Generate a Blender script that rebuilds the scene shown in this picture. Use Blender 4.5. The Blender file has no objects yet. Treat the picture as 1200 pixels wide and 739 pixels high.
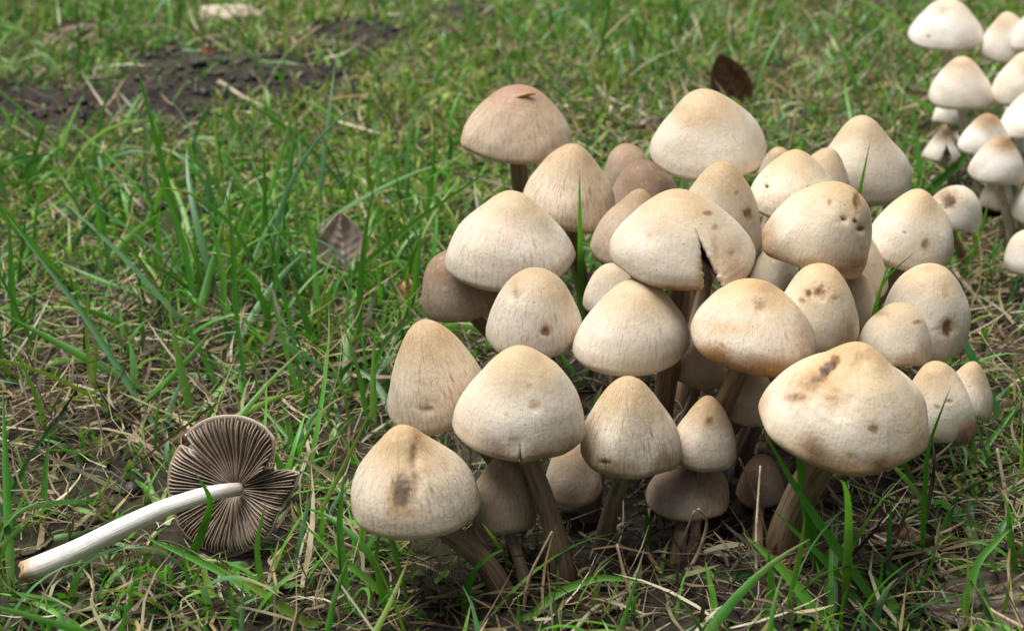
import bpy, math, random
import numpy as np

# ------------------------------------------------------------------ camera, sky, sun, exposure
scene = bpy.context.scene
CAM_H, PITCH, TANH = 0.31, math.radians(24.0), 0.3157        # metres, look-down angle, tan(half horizontal fov)
FOCUS = 0.575
cam_d = bpy.data.cameras.new('camera')
cam_d.sensor_width = 36.0
cam_d.lens = 18.0 / TANH
cam_d.clip_start, cam_d.clip_end = 0.01, 500.0
cam_d.dof.use_dof = True
cam_d.dof.focus_distance = FOCUS
cam_d.dof.aperture_fstop = 17.0
cam = bpy.data.objects.new('camera', cam_d)
scene.collection.objects.link(cam)
cam.location = (0, 0, CAM_H)
cam.rotation_euler = (math.pi / 2 - PITCH, 0, 0)
scene.camera = cam

SUN_EL, SUN_AZ = math.radians(71), math.radians(-66)        # azimuth clockwise from +Y (view direction)
world = bpy.data.worlds.new('World'); scene.world = world
world.use_nodes = True
wn, wl = world.node_tree.nodes, world.node_tree.links
wn.clear()
wo = wn.new('ShaderNodeOutputWorld'); wb = wn.new('ShaderNodeBackground')
sky = wn.new('ShaderNodeTexSky'); sky.sky_type = 'NISHITA'; sky.sun_disc = False
sky.sun_elevation = SUN_EL; sky.sun_rotation = SUN_AZ
sky.air_density = 1.0; sky.dust_density = 4.0; sky.ozone_density = 0.6
hs = wn.new('ShaderNodeHueSaturation'); hs.inputs['Saturation'].default_value = 0.5   # cloud-grey overcast
wl.new(sky.outputs[0], hs.inputs['Color']); wl.new(hs.outputs[0], wb.inputs[0]); wl.new(wb.outputs[0], wo.inputs[0])
wb.inputs[1].default_value = 0.05
sd = bpy.data.lights.new('sun', 'SUN'); sd.energy = 4.8; sd.angle = math.radians(48); sd.color = (1.0, 0.985, 0.955)
sun = bpy.data.objects.new('sun', sd); scene.collection.objects.link(sun)
sun.rotation_euler = (math.pi / 2 - SUN_EL, 0, math.pi - SUN_AZ)
vs = scene.view_settings
vs.view_transform = 'Standard'; vs.look = 'None'; vs.gamma = 1.0; vs.use_curve_mapping = False
vs.exposure = 0.45

# ------------------------------------------------------------------ layout maths (photo pixels are 1200 x 739)
#LAYOUT-BEGIN
CAMP = np.array([0, 0, CAM_H])
FWD = np.array([0, math.cos(PITCH), -math.sin(PITCH)])
UPV = np.array([0, math.sin(PITCH), math.cos(PITCH)])
RGT = np.array([1.0, 0, 0])

def ray(px, py):
    u = (px - 600.0) / 600.0 * TANH
    v = (369.5 - py) / 600.0 * TANH
    d = FWD + u * RGT + v * UPV
    return d / math.sqrt(1 + v * v)

def at(px, py, d):
    return CAMP + ray(px, py) * d

def on_ground(px, py, z=0.0):
    r = ray(px, py)
    return CAMP + r * ((z - CAM_H) / r[2])

def ground_d(px, py, z=0.0):
    r = ray(px, py)
    return (z - CAM_H) / r[2]

def project(P):
    Q = np.asarray(P) - CAMP
    f = Q @ FWD
    f = np.where(f < 1e-3, 1e-3, f)
    return np.stack([600 + (Q @ RGT) / f / TANH * 600, 369.5 - (Q @ UPV) / f / TANH * 600, f], -1)

def smooth(a, b, x):
    t = np.clip((x - a) / (b - a), 0, 1)
    return t * t * (3 - 2 * t)

class Wobble:
    """cheap smooth noise: a sum of random sine waves"""
    def __init__(self, seed, freq=1.0, n=10):
        r = np.random.default_rng(seed)
        self.k = r.normal(size=(n, 3)) * freq
        self.p = r.uniform(0, 6.283, n)
    def __call__(self, P):
        return np.sin(P @ self.k.T + self.p).mean(-1) * 1.6

PROFILES = {
    'bell': [(0, 1), (.125, .988), (.29, .915), (.475, .775), (.665, .590), (.84, .385), (.955, .18), (.995, .045), (1.0, -.03), (.94, -.10)],
    'umbo': [(0, 1), (.11, .985), (.25, .905), (.41, .775), (.60, .63), (.79, .45), (.93, .235), (.99, .06), (1.0, -.03), (.95, -.09)],
    'dome': [(0, 1), (.2, .978), (.42, .89), (.64, .715), (.82, .48), (.94, .25), (.995, .06), (1.0, -.02), (.96, -.075)],
    'cone': [(0, 1), (.09, .975), (.22, .875), (.40, .695), (.60, .49), (.80, .285), (.94, .115), (.995, .02), (1.0, -.03), (.955, -.075)],
    'full': [(0, 1), (.16, .988), (.38, .918), (.61, .768), (.81, .55), (.945, .31), (.997, .11), (1.0, 0.0), (.97, -.07), (.90, -.11)],
    'flat': [(0, 1), (.25, .965), (.5, .86), (.72, .66), (.88, .42), (.97, .19), (1.0, .0), (.96, -.09)],
}
def profile(kind, n):
    c = np.array(PROFILES[kind], float)
    c2 = np.vstack([[-c[1, 0], c[1, 1]], c, 2 * c[-1] - c[-2]])
    out = []
    seg = len(c) - 1
    for i in range(seg):
        p0, p1, p2, p3 = c2[i], c2[i + 1], c2[i + 2], c2[i + 3]
        for t in np.linspace(0, 1, 12, endpoint=False):
            out.append(.5 * (2 * p1 + (p2 - p0) * t + (2 * p0 - 5 * p1 + 4 * p2 - p3) * t * t + (3 * p1 - p0 - 3 * p2 + p3) * t ** 3))
    out.append(c[-1]); out = np.array(out)
    L = np.concatenate([[0], np.cumsum(np.linalg.norm(np.diff(out, axis=0), axis=1))]); L /= L[-1]
    t = np.linspace(0, 1, n)
    return np.stack([np.interp(t, L, out[:, 0]), np.interp(t, L, out[:, 1])], -1), t

def unit_cap(s, nth, nt):
    """unit cap: r<=1, z 0..1 with lumps; returns (nt, nth+1, 3), theta, t.  The seam column is doubled."""
    pr, t = profile(s['shape'], nt)
    split = s.get('split')
    th0 = split[0] if split else 0.4
    q = np.linspace(0, 2 * np.pi, nth + 1)
    T, Q = np.meshgrid(t, q, indexing='ij')
    if split:
        dl = split[2] * smooth(split[1], 1.0, T) ** split[3] * (1 + .16 * np.sin(T * 47) * np.sin(T * 29 + Q) + .10 * np.sin(T * 113))
        TH = th0 + dl + Q * (2 * np.pi - 2 * dl) / (2 * np.pi)
    else:
        TH = th0 + Q
    w = Wobble(s['seed'], 1.0, 8)
    r = np.repeat(pr[:, :1], nth + 1, 1); z = np.repeat(pr[:, 1:], nth + 1, 1)
    amp = s.get('wob', 1.0) * 1.6
    r = r - .045 * s['pv'] * np.sin(np.pi * np.clip(r, 0, 1))
    r = r * (1 + .05 * amp * T * w(np.stack([1.3 * np.cos(TH), 1.3 * np.sin(TH), 0 * TH + 3], -1)))
    r = r * (1 + .020 * amp * smooth(.70, 1, T) * Wobble(s['seed'] + 7, 4.0, 8)(np.stack([np.cos(TH), np.sin(TH), 0 * TH], -1)))
    z = z + .05 * amp * smooth(.45, 1, T) * Wobble(s['seed'] + 3, 1.8, 6)(np.stack([np.cos(TH), np.sin(TH), 0 * TH], -1))
    if split:
        e1 = np.exp(-Q / .35); e2 = np.exp(-(2 * np.pi - Q) / .35)
        g = smooth(split[1], 1, T)
        r = r * (1 + g * (split[4] * e1 + split[5] * e2))
    X = np.stack([r * np.cos(TH), r * np.sin(TH), z], -1)
    groove = Wobble(s['seed'] + 14, 3.2, 9)(np.stack([np.cos(TH), np.sin(TH), .3 * T], -1)) * smooth(.08, .35, T) * (1 - .5 * smooth(.6, 1, T))
    n = Wobble(s['seed'] + 11, 2.2, 14)(X)
    n2 = Wobble(s['seed'] + 12, 5.5, 18)(X)
    k = (1 + (.040 * n + .016 * n2 + .016 * groove) * amp)
    X[..., :2] *= k[..., None]
    X[..., 2] = X[..., 2] + .035 * amp * n * smooth(.15, .5, T)
    off = s['off']                       # apex shifted sideways over the rim
    X[..., 0] += off[0] * np.clip(X[..., 2], 0, 1); X[..., 1] += off[1] * np.clip(X[..., 2], 0, 1)
    return X, TH, T

def frame(lean, tilt):
    ez = np.array([math.tan(math.radians(lean)), -math.tan(math.radians(tilt)), 1.0]); ez /= np.linalg.norm(ez)
    ex = np.array([1.0, 0, 0]); ex -= ez * (ex @ ez); ex /= np.linalg.norm(ex)
    return np.stack([ex, np.cross(ez, ex), ez])        # rows ex, ey, ez

def fit_cap(s):
    """find centre, radius and height so that the projected cap fills its photo box"""
    L, Rr, T, B = s['box']
    X, _, _ = unit_cap(s, 48, 24)
    X = X.reshape(-1, 3)
    F = frame(s['lean'], s['tilt'])
    cx, cy = (L + Rr) / 2, (T + B) / 2
    R, h = .02, 1.3
    for _ in range(60):
        C = at(cx, cy, s['d'])
        P = project(C + (X * np.array([R, R, R * h])) @ F)
        l, r, t, b = P[:, 0].min(), P[:, 0].max(), P[:, 1].min(), P[:, 1].max()
        R *= ((Rr - L) / (r - l)) ** .7
        h = float(np.clip(h * ((B - T) / (b - t)) ** .9 * ((r - l) / (Rr - L)) ** .5, .6, 1.9))
        cx += ((L + Rr) - (l + r)) / 2 * .8; cy += ((T + B) - (t + b)) / 2 * .8
    s['C'], s['R'], s['h'], s['F'] = at(cx, cy, s['d']), R, h, F
    return s

# box = left, right, top, bottom of the whole cap in photo pixels; d = distance along the ray
M = []
def m(key, box, d, shape, label, lean=0, tilt=0, **k):
    s = dict(key=key, box=box, d=d, shape=shape, label=label, lean=lean, tilt=tilt, seed=101 + 17 * len(M))
    orng = random.Random(len(M) * 31 + 5)
    s['off'] = (orng.uniform(-.10, .10), orng.uniform(-.08, .08)); s['tone'] = orng.uniform(.88, 1.05); s['warm'] = orng.uniform(-1, 1); s['pv'] = orng.uniform(-.8, 1)
    s.update(dict(tan=.6, brown=0., fib=.5, rim=.25, spots=[], dents=[], base=None, cl=0)); s.update(k)
    M.append(s)

PI = math.pi
# ---- the big clump
m('A', (540, 671, 99, 193), .75, 'dome', 'pinkish tan dome-capped mushroom with an orange fleck on top, standing apart behind the clump',
  tan=.35, brown=.50, fib=.8, rim=.0, hue=1, spots=[(600, 105, 55, 16, 'pink', .75)], base=(622, 330))
m('B', (610, 721, 168, 274), .70, 'bell', 'tan cone-capped mushroom streaked with dark fibres, a grass blade standing across its right side',
  lean=4, tan=.45, brown=.30, fib=1.3, rim=.1, base=(690, 395))
m('R1', (706, 768, 168, 222), .755, 'dome', 'small plain brown cap peeping out behind a darker brown one', tan=.5, brown=.68, fib=.5, rim=.2)
m('R2', (712, 800, 187, 262), .725, 'dome', 'dark reddish brown cap half hidden under a big pale leaning cap', tan=.4, brown=.85, fib=.5, rim=.2)
m('R3', (692, 790, 221, 318), .675, 'bell', 'tan brown cap wedged between a streaked cone cap and a big torn cap', lean=6, tan=.6, brown=.52, fib=.7, rim=.0)
m('Q', (761, 898, 104, 214), .69, 'bell', 'large pale cream cap at the top of the clump with ochre blotches on its crown', lean=-5, tilt=4,
  tan=.45, fib=.3, rim=.0, wob=1.2, spots=[(806, 143, 9, 7, 'ochre', .5), (825, 140, 14, 10, 'ochre', .35), (840, 125, 26, 14, 'ochre', .25), (800, 130, 10, 6, 'ochre', .2)])
m('S3', (888, 932, 172, 214), .74, 'dome', 'small pinkish cap edge showing between two large pale caps', tan=.4, brown=.45)
m('S2', (925, 996, 173, 240), .688, 'bell', 'cream cap pressed in behind the cap with two dark specks', lean=8, tan=.5, brown=.12, fib=.5)
m('S', (876, 984, 175, 262), .664, 'bell', 'cream cap with two dark specks between a tall pale cap and a stained cap', lean=-2, tan=.6, brown=.05, fib=.7,
  spots=[(898, 218, 2.2, 2.6, 'dark', .9), (948, 220, 2.2, 2.2, 'dark', .9)])
m('T', (950, 1069, 135, 242), .714, 'bell', 'smooth unspotted cream bell cap with a short pointed grass blade at its foot', tan=.35, fib=.3, rim=.05)
m('P', (786, 893, 189, 305), .645, 'bell', 'ochre-topped cap directly behind the torn cap, small brown pits on its side', lean=4, tan=.65, brown=.1, fib=.5, rim=.25,
  spots=[(876, 251, 5, 6, 'rust', .8), (864, 226, 3, 3, 'rust', .4)])
m('C', (521, 674, 223, 342), .65, 'bell', 'smooth beige bell cap over a dark brown one at the clump edge', tan=.45, brown=.13, fib=.8, rim=.1, base=(640, 430))
m('D', (494, 588, 292, 378), .672, 'full', 'dark grey-brown cap sheltering under a broad beige bell cap', lean=-14, tan=.4, brown=.80, fib=.9, rim=.2, base=(600, 440))
m('V', (1012, 1118, 221, 318), .65, 'bell', 'pale cap with a faint grey pit, beside the small white cap with a brown centre', lean=2, tan=.5, fib=.4, rim=.1,
  spots=[(1084, 287, 4, 6, 'rust', .55), (1060, 272, 1.5, 1.5, 'dark', .7)])
m('W', (968, 1041, 266, 360), .642, 'dome', 'pale cap mostly hidden between a brown-edged leaning cap and a cap with a pit', tan=.1, brown=.08, fib=.4)
m('W2', (972, 1030, 318, 388), .625, 'dome', 'small cream cap filling the gap below the brown-edged leaning cap', tan=.2, brown=.12, fib=.4)
m('U', (893, 1022, 212, 327), .61, 'full', 'leaning cap with dark brown lower edge and a trail of brown pits near its crown', lean=14, tilt=6, tan=.6, fib=.4, rim=.35, wob=1.3,
  spots=[(1004, 235, 4, 9, 'rust', .75), (989, 256, 4, 2, 'dark', .8), (1002, 259, 2.5, 2.5, 'dark', .8), (1010, 268, 4, 3, 'rust', .9), (1012, 290, 5, 2.5, 'ochre', .5),
         (972, 237, 2.5, 4, 'rust', .5), (901, 275, 12, 18, 'brown', .5), (1010, 312, 26, 12, 'brown', .75), (945, 308, 20, 6, 'brown', .4), (985, 318, 14, 6, 'brown', .5)],
  dents=[(989, 256, 5, .0006), (1009, 268, 6, .0007)])
m('O', (714, 885, 221, 344), .59, 'bell', 'big pale cap torn open in front by a deep split in its edge', lean=-4, tilt=3, tan=.55, fib=.35, rim=.3, wob=1.1,
  split=(-PI / 2 + .31, .43, .115, .8, .20, -.02),
  spots=[(830, 250, 5, 3, 'rust', .6), (838, 266, 3, 3, 'rust', .5), (858, 297, 3, 4, 'rust', .45), (790, 339, 70, 4, 'brown', .8), (822, 318, 5, 22, 'brown', .6), (838, 300, 4, 30, 'brown', .4), (855, 300, 24, 34, 'ochre', .4), (862, 325, 16, 20, 'brown', .35), (760, 276, 3, 3, 'ochre', .4)])
m('F', (569, 683, 313, 423), .60, 'full', 'small tight bell cap with a round brown pit on its right side', tan=.55, brown=.12, fib=.9, rim=.15, lean=1,
  spots=[(640, 388, 5, 6, 'rust', .85), (604, 345, 3, 16, 'rust', .35)], dents=[(604, 348, 7, .0006), (640, 388, 6, .0005)])
m('R4', (683, 752, 308, 372), .625, 'dome', 'cream cap sliver squeezed under the left edge of the torn cap', tan=.25, brown=.05)
m('K', (671, 809, 325, 441), .588, 'bell', 'smooth pale bell cap tucked below the torn cap', tan=.55, brown=.03, fib=.6, rim=.2, base=(690, 610))
m('Z', (1028, 1138, 308, 426), .620, 'full', 'tall cream cap with a dark oval pit low on its right side', lean=3, tan=.6, fib=.4, rim=.2, wob=1.2,
  spots=[(1111, 385, 5, 11, 'rust', .85), (1108, 341, 4, 10, 'ochre', .5), (1086, 316, 8, 4, 'ochre', .4)], dents=[(1111, 386, 9, .0012)])
m('X', (902, 1007, 308, 416), .592, 'full', 'cream cap with small brown pits near the crown and a brown right edge', lean=3, tan=.55, fib=.4, rim=.3, wob=1.2,
  spots=[(947, 345, 3, 5, 'rust', .8), (961, 343, 7, 6, 'rust', .6), (940, 352, 4, 3, 'rust', .5), (994, 388, 10, 20, 'brown', .5), (978, 350, 3, 2, 'rust', .4)], dents=[(961, 343, 8, .0008), (947, 345, 4, .0005)])
m('Y', (809, 956, 326, 442), .568, 'full', 'domed cap with a smudged brown crown and broad brown margin', lean=6, tilt=4, tan=.75, brown=.05, fib=.6, rim=.75, wob=1.0,
  spots=[(893, 358, 8, 6, 'rust', .5), (858, 385, 38, 10, 'ochre', .45), (850, 410, 5, 3, 'ochre', .4), (900, 336, 14, 7, 'rust', .35), (945, 395, 14, 34, 'brown', .45), (880, 428, 60, 12, 'brown', .45), (846, 405, 3, 2, 'rust', .5)],
  dents=[(893, 357, 8, .0006)])
m('AA', (1004, 1092, 354, 431), .595, 'dome', 'small rounded cream cap between a tall pitted cap and the broadest cap', lean=-3, tan=.45, brown=.06, fib=.4, rim=.3,
  spots=[(1024, 366, 16, 4, 'rust', .5), (1076, 378, 5, 3, 'rust', .5), (1082, 408, 6, 14, 'brown', .3)])
m('G', (454, 577, 374, 511), .578, 'bell', 'fibrous beige cap leaning outward with a short dark slit low down', lean=-8, tan=.5, brown=.22, fib=1.1, rim=.1,
  spots=[(501, 478, 8, 2.4, 'rust', .85)], dents=[(501, 478, 8, .0006)])
m('DD', (1098, 1164, 423, 492), .59, 'bell', 'small pale cap at the clump edge behind a cap with frayed brown gills', lean=10, tan=.5, brown=.12, fib=.9)
m('CC', (1053, 1143, 416, 525), .57, 'full', 'narrow pale cap torn at its right edge so frayed brown gills show', lean=-9, tan=.6, fib=.4, rim=.25, split=(-PI / 2 + .72, .80, .10, .8, .03, .03), torn=True,
  spots=[(1112, 470, 4, 2, 'rust', .5), (1099, 477, 3, 3, 'rust', .4), (1085, 424, 10, 4, 'ochre', .4)])
m('FF', (838, 912, 428, 500), .60, 'dome', 'pale cap deep in the shade under the brown-margined domed cap', tan=.3, brown=.2, fib=.4)
m('M', (785, 863, 463, 553), .570, 'bell', 'small tan cap with a brown crown sitting right on top of a flat brown cap', lean=1, tan=.9, brown=.25, fib=.7, rim=.3,
  spots=[(832, 495, 5, 6, 'rust', .6)], base=(812, 655))
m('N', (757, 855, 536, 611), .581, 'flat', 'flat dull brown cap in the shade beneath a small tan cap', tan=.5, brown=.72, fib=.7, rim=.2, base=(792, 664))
m('L', (680, 799, 440, 561), .556, 'bell', 'streaked beige bell cap with a tiny dark nick, in front of a small tan cap', tan=.55, brown=.10, fib=1.2, rim=.3,
  spots=[(709, 541, 7, 2, 'dark', .8)], base=(706, 650))
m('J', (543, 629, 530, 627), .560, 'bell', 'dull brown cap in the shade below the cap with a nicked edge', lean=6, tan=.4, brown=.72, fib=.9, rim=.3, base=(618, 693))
m('H', (530, 686, 404, 542), .545, 'bell', 'large pale bell cap with a small nick in its brown-tinged edge', lean=0, tan=.55, fib=.4, rim=.35, split=(-PI / 2 + .0, .84, .035, 1.0, .02, .0),
  spots=[(620, 452, 4, 3, 'ochre', .5), (627, 475, 7, 6, 'ochre', .4), (670, 525, 24, 14, 'brown', .65), (630, 533, 20, 8, 'brown', .5), (594, 485, 3, 3, 'ochre', .4), (566, 505, 3, 3, 'ochre', .3)],
  dents=[(627, 477, 6, .0004), (605, 520, 9, .0007)], base=(662, 688))
m('I', (411, 563, 497, 633), .537, 'umbo', 'low outermost cap with a dark square scar and a groove below its crown', lean=-3, tan=.55, brown=.02, fib=.9, rim=.15,
  spots=[(470, 578, 15, 24, 'ochre', .55), (470, 576, 10.5, 19, 'scar', .95), (486, 540, 4, 34, 'rust', .45), (473, 600, 17, 6, 'ochre', .5), (490, 512, 6, 12, 'rust', .4), (458, 585, 4, 16, 'ochre', .35), (425, 540, 16, 20, 'grey', .25)],
  dents=[(486, 535, 5, .0011), (489, 570, 6, .0007), (471, 580, 12, .0004)], base=(592, 700))
m('BB', (889, 1089, 400, 558), .53, 'umbo', 'broadest cream cap of all, a dark brown gash streaking down from its crown', lean=3, tilt=3, tan=.6, fib=.35, rim=.3, wob=1.3, off=(.08, 0),
  spots=[(955, 445, 34, 22, 'ochre', .5), (950, 450, 16, 9, 'rust', .6), (935, 465, 13, 5, 'rust', .75), (960, 440, 10, 7, 'rust', .8), (978, 421, 6, 5, 'rust', .9), (972, 427, 7, 6, 'dark', .95), (965, 434, 6, 5, 'dark', .9), (957, 443, 6, 4, 'dark', .6), (975, 465, 10, 14, 'ochre', .45), (1012, 418, 12, 6, 'ochre', .5), (1024, 503, 5, 6, 'rust', .6), (1031, 545, 9, 6, 'dark', .75),
         (1040, 540, 30, 10, 'brown', .5), (1000, 553, 50, 5, 'brown', .4), (1074, 500, 14, 30, 'ochre', .4), (998, 534, 4, 3, 'rust', .4), (980, 405, 20, 8, 'ochre', .35)],
  dents=[(974, 425, 7, .0012), (964, 436, 8, .0012), (950, 450, 12, .0006), (1010, 420, 12, .0008), (983, 475, 16, .0008)], base=(918, 650), stem=.22)
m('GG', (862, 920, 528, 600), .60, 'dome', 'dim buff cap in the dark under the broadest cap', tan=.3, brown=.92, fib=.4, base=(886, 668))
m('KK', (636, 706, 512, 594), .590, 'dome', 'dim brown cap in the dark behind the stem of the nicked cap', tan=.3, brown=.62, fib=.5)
m('K2', (790, 852, 392, 458), .618, 'dome', 'dim buff cap deep between the smooth pale bell and the brown-margined cap', tan=.3, brown=.45, fib=.5)  # extra cap, added to block light in the gap
m('K4', (878, 936, 284, 350), .640, 'dome', 'shaded cream cap below the brown-edged leaning cap', lean=-5, tan=.3, brown=.22, fib=.5)
m('EE', (1083, 1151, 217, 273), .76, 'dome', 'small white cap with a dark brown centre spot beside the clump', lean=4, tilt=10, tan=.1, fib=.2, rim=.0, brown=-.3,
  spots=[(1112, 236, 7, 7, 'dark', .95), (1110, 228, 18, 9, 'rust', .55)], base=(1128, 318), white=.6)
# ---- the small clump behind on the right
g2 = dict(cl=1, brown=-.25, fib=.2, rim=.05, white=.5)
m('a', (1064, 1153, -3, 61), 1.0, 'bell', 'white cap with a wrinkled dent in its crown in the small clump', tan=.35, **g2,
  dents=[(1102, 14, 10, .0015)], spots=[(1088, 43, 1.5, 1.5, 'dark', .7), (1102, 12, 8, 8, 'ochre', .4)], base=(1112, 160))
m('j', (1092, 1128, 112, 148), .97, 'dome', 'tiny pale cap hidden low behind the tan-crowned cap', tan=.2, **g2)
m('b', (1148, 1214, 14, 76), .987, 'bell', 'leaning white cap overlapped by a neighbour at its upper right', lean=-12, tan=.5, **g2)
m('b2', (1182, 1246, 2, 64), .96, 'bell', 'white cap overlapping the crown of a leaning white cap', tan=.3, **g2)
m('c', (1088, 1165, 66, 129), .935, 'bell', 'white cap with a tan crown on a slim bare stem', tan=.7, **g2, base=(1133, 205), spots=[(1118, 76, 16, 5, 'rust', .3)])
m('d', (1161, 1236, 61, 125), .93, 'bell', 'white cap with a faint tan crown above the topmost smooth white cap', lean=-4, tan=.45, **g2)
m('e', (1169, 1250, 106, 164), .88, 'bell', 'smooth plain white cap above the brown-topped pale cap on a long stem', lean=-6, tan=.2, **g2)
m('g', (1080, 1126, 146, 192), .90, 'cone', 'small broken cap with a brown crown and ragged edge', tan=1., cl=1, brown=.0, fib=.3, rim=.1, white=.5, split=(-PI / 2 + .1, .35, .35, 1.2, .1, -.1),
  spots=[(1106, 156, 12, 9, 'dark', .6)], base=(1118, 228))
m('h', (1122, 1186, 133, 186), .875, 'bell', 'white cap with a brown crown behind the long-stemmed cap, a broad grass blade across it', lean=3, tan=.9, **g2, spots=[(1158, 140, 16, 9, 'rust', .65)])
m('f', (1134, 1202, 159, 217), .835, 'bell', 'pale brown-topped cap on a long slim stem in the small clump', lean=2, tan=.8, **g2, spots=[(1180, 166, 16, 10, 'rust', .7)], base=(1187, 290))
m('l', (1184, 1244, 204, 264), .83, 'bell', 'pale cap just below the long-stemmed brown-topped cap', lean=-5, tan=.6, **g2)
m('o', (1146, 1188, 206, 248), .885, 'dome', 'small shaded pinkish cap behind the long slim stem', tan=.5, cl=1, brown=.25, fib=.3, white=.3)
m('i', (1176, 1250, 268, 324), .765, 'dome', 'white cap low in the straw in front of the small clump', lean=-10, tan=.2, **g2)

CLUMP = np.array([0.045, 0.555, 0.0]); CLUMP2 = np.array([0.30, 0.80, 0.0])
for s in M:
    fit_cap(s)

def under_z(r):                                       # height of the gill surface in cap units
    return -.05 + .33 * (1 - np.clip(r, 0, 1)) ** .8

def inside_cap(s, P, grow=1.0):
    Q = (P - s['C']) @ s['F'].T / s['R'] / grow
    Q[:, 2] /= s['h']
    pr, _ = profile(s['shape'], 40)
    k = int(np.argmax(pr[:, 0]))
    off = s['off']
    zc = np.clip(Q[:, 2], 0, 1)
    r = np.hypot(Q[:, 0] - off[0] * zc, Q[:, 1] - off[1] * zc)
    zo = np.interp(r, pr[:k + 1, 0], pr[:k + 1, 1])
    return (r < .985) & (Q[:, 2] < zo) & (Q[:, 2] > under_z(r))
#LAYOUT-END

# ------------------------------------------------------------------ helpers
COL = scene.collection
def tag(o, label=None, cat=None, group=None, kind=None):
    if label: o['label'] = label
    if cat: o['category'] = cat
    if group: o['group'] = group
    if kind: o['kind'] = kind
    return o

def mesh_np(name, V, F, mat, parent=None, col=None, attrs=None, smooth_=True):
    """V (n,3); F list of (k,4)/(k,3) int arrays or one array"""
    if not isinstance(F, list): F = [F]
    me = bpy.data.meshes.new(name)
    V = np.asarray(V, np.float32)
    me.vertices.add(len(V)); me.vertices.foreach_set('co', V.ravel())
    lv = np.concatenate([f.ravel() for f in F]).astype(np.int32)
    tot = np.concatenate([np.full(len(f), f.shape[1]) for f in F]).astype(np.int32)
    st = np.concatenate([[0], np.cumsum(tot)[:-1]]).astype(np.int32)
    me.loops.add(len(lv)); me.loops.foreach_set('vertex_index', lv)
    me.polygons.add(len(tot)); me.polygons.foreach_set('loop_start', st)
    if smooth_: me.polygons.foreach_set('use_smooth', np.ones(len(tot), bool))
    if col is not None:
        a = me.color_attributes.new('Col', 'FLOAT_COLOR', 'POINT')
        c = np.ones((len(V), 4), np.float32); c[:, :3] = col
        a.data.foreach_set('color', c.ravel())
    for k, v in (attrs or {}).items():
        v = np.asarray(v, np.float32)
        if v.ndim == 2:
            a = me.attributes.new(k, 'FLOAT_VECTOR', 'POINT'); a.data.foreach_set('vector', v.ravel())
        else:
            a = me.attributes.new(k, 'FLOAT', 'POINT'); a.data.foreach_set('value', v)
    me.update(calc_edges=True); me.validate()
    if mat: me.materials.append(mat)
    o = bpy.data.objects.new(name, me); COL.objects.link(o)
    if parent: o.parent = parent
    return o

def empty(name, loc):
    o = bpy.data.objects.new(name, None); COL.objects.link(o); o.location = loc; o.empty_display_size = .01
    return o

class Mat:
    def __init__(self, name):
        self.m = bpy.data.materials.new(name); self.m.use_nodes = True
        self.n = self.m.node_tree.nodes; self.l = self.m.node_tree.links
        self.b = self.n['Principled BSDF']; self.out = self.n['Material Output']
    def node(self, t, **k):
        n = self.n.new(t)
        for a, v in k.items(): setattr(n, a, v)
        return n
    def put(self, s, v):
        if isinstance(v, bpy.types.NodeSocket): self.l.new(v, s)
        else: s.default_value = v
    def attr(self, name, vec=False):
        n = self.node('ShaderNodeAttribute', attribute_name=name)
        return n.outputs['Vector'] if vec else n
    def noise(self, vec, scale, detail=3, rough=.55, dist=0):
        n = self.node('ShaderNodeTexNoise'); self.put(n.inputs['Vector'], vec)
        n.inputs['Scale'].default_value = scale; n.inputs['Detail'].default_value = detail
        n.inputs['Roughness'].default_value = rough; n.inputs['Distortion'].default_value = dist
        return n.outputs['Fac']
    def ramp(self, f, a, b, lo=0., hi=1.):
        n = self.node('ShaderNodeMapRange'); n.interpolation_type = 'SMOOTHSTEP'
        self.put(n.inputs[0], f)
        for i, v in enumerate((a, b, lo, hi)): n.inputs[1 + i].default_value = v
        return n.outputs[0]
    def mix(self, f, a, b, mode='MIX'):
        n = self.node('ShaderNodeMix', data_type='RGBA', blend_type=mode)
        self.put(n.inputs[0], f)
        for i, v in ((6, a), (7, b)):
            self.put(n.inputs[i], v if isinstance(v, bpy.types.NodeSocket) else (*v, 1))
        return n.outputs[2]
    def math(self, op, a, b=0.):
        n = self.node('ShaderNodeMath', operation=op); self.put(n.inputs[0], a); self.put(n.inputs[1], b)
        return n.outputs[0]
    def vmul(self, v, s):
        n = self.node('ShaderNodeVectorMath', operation='MULTIPLY'); self.put(n.inputs[0], v); n.inputs[1].default_value = s
        return n.outputs[0]
    def bump(self, h, dist, strength=1.):
        n = self.node('ShaderNodeBump'); self.put(n.inputs['Height'], h)
        n.inputs['Distance'].default_value = dist; n.inputs['Strength'].default_value = strength
        self.l.new(n.outputs[0], self.b.inputs['Normal'])

def P(mt, **k):
    for a, v in k.items(): mt.put(mt.b.inputs[a.replace('_', ' ')], v)

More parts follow.
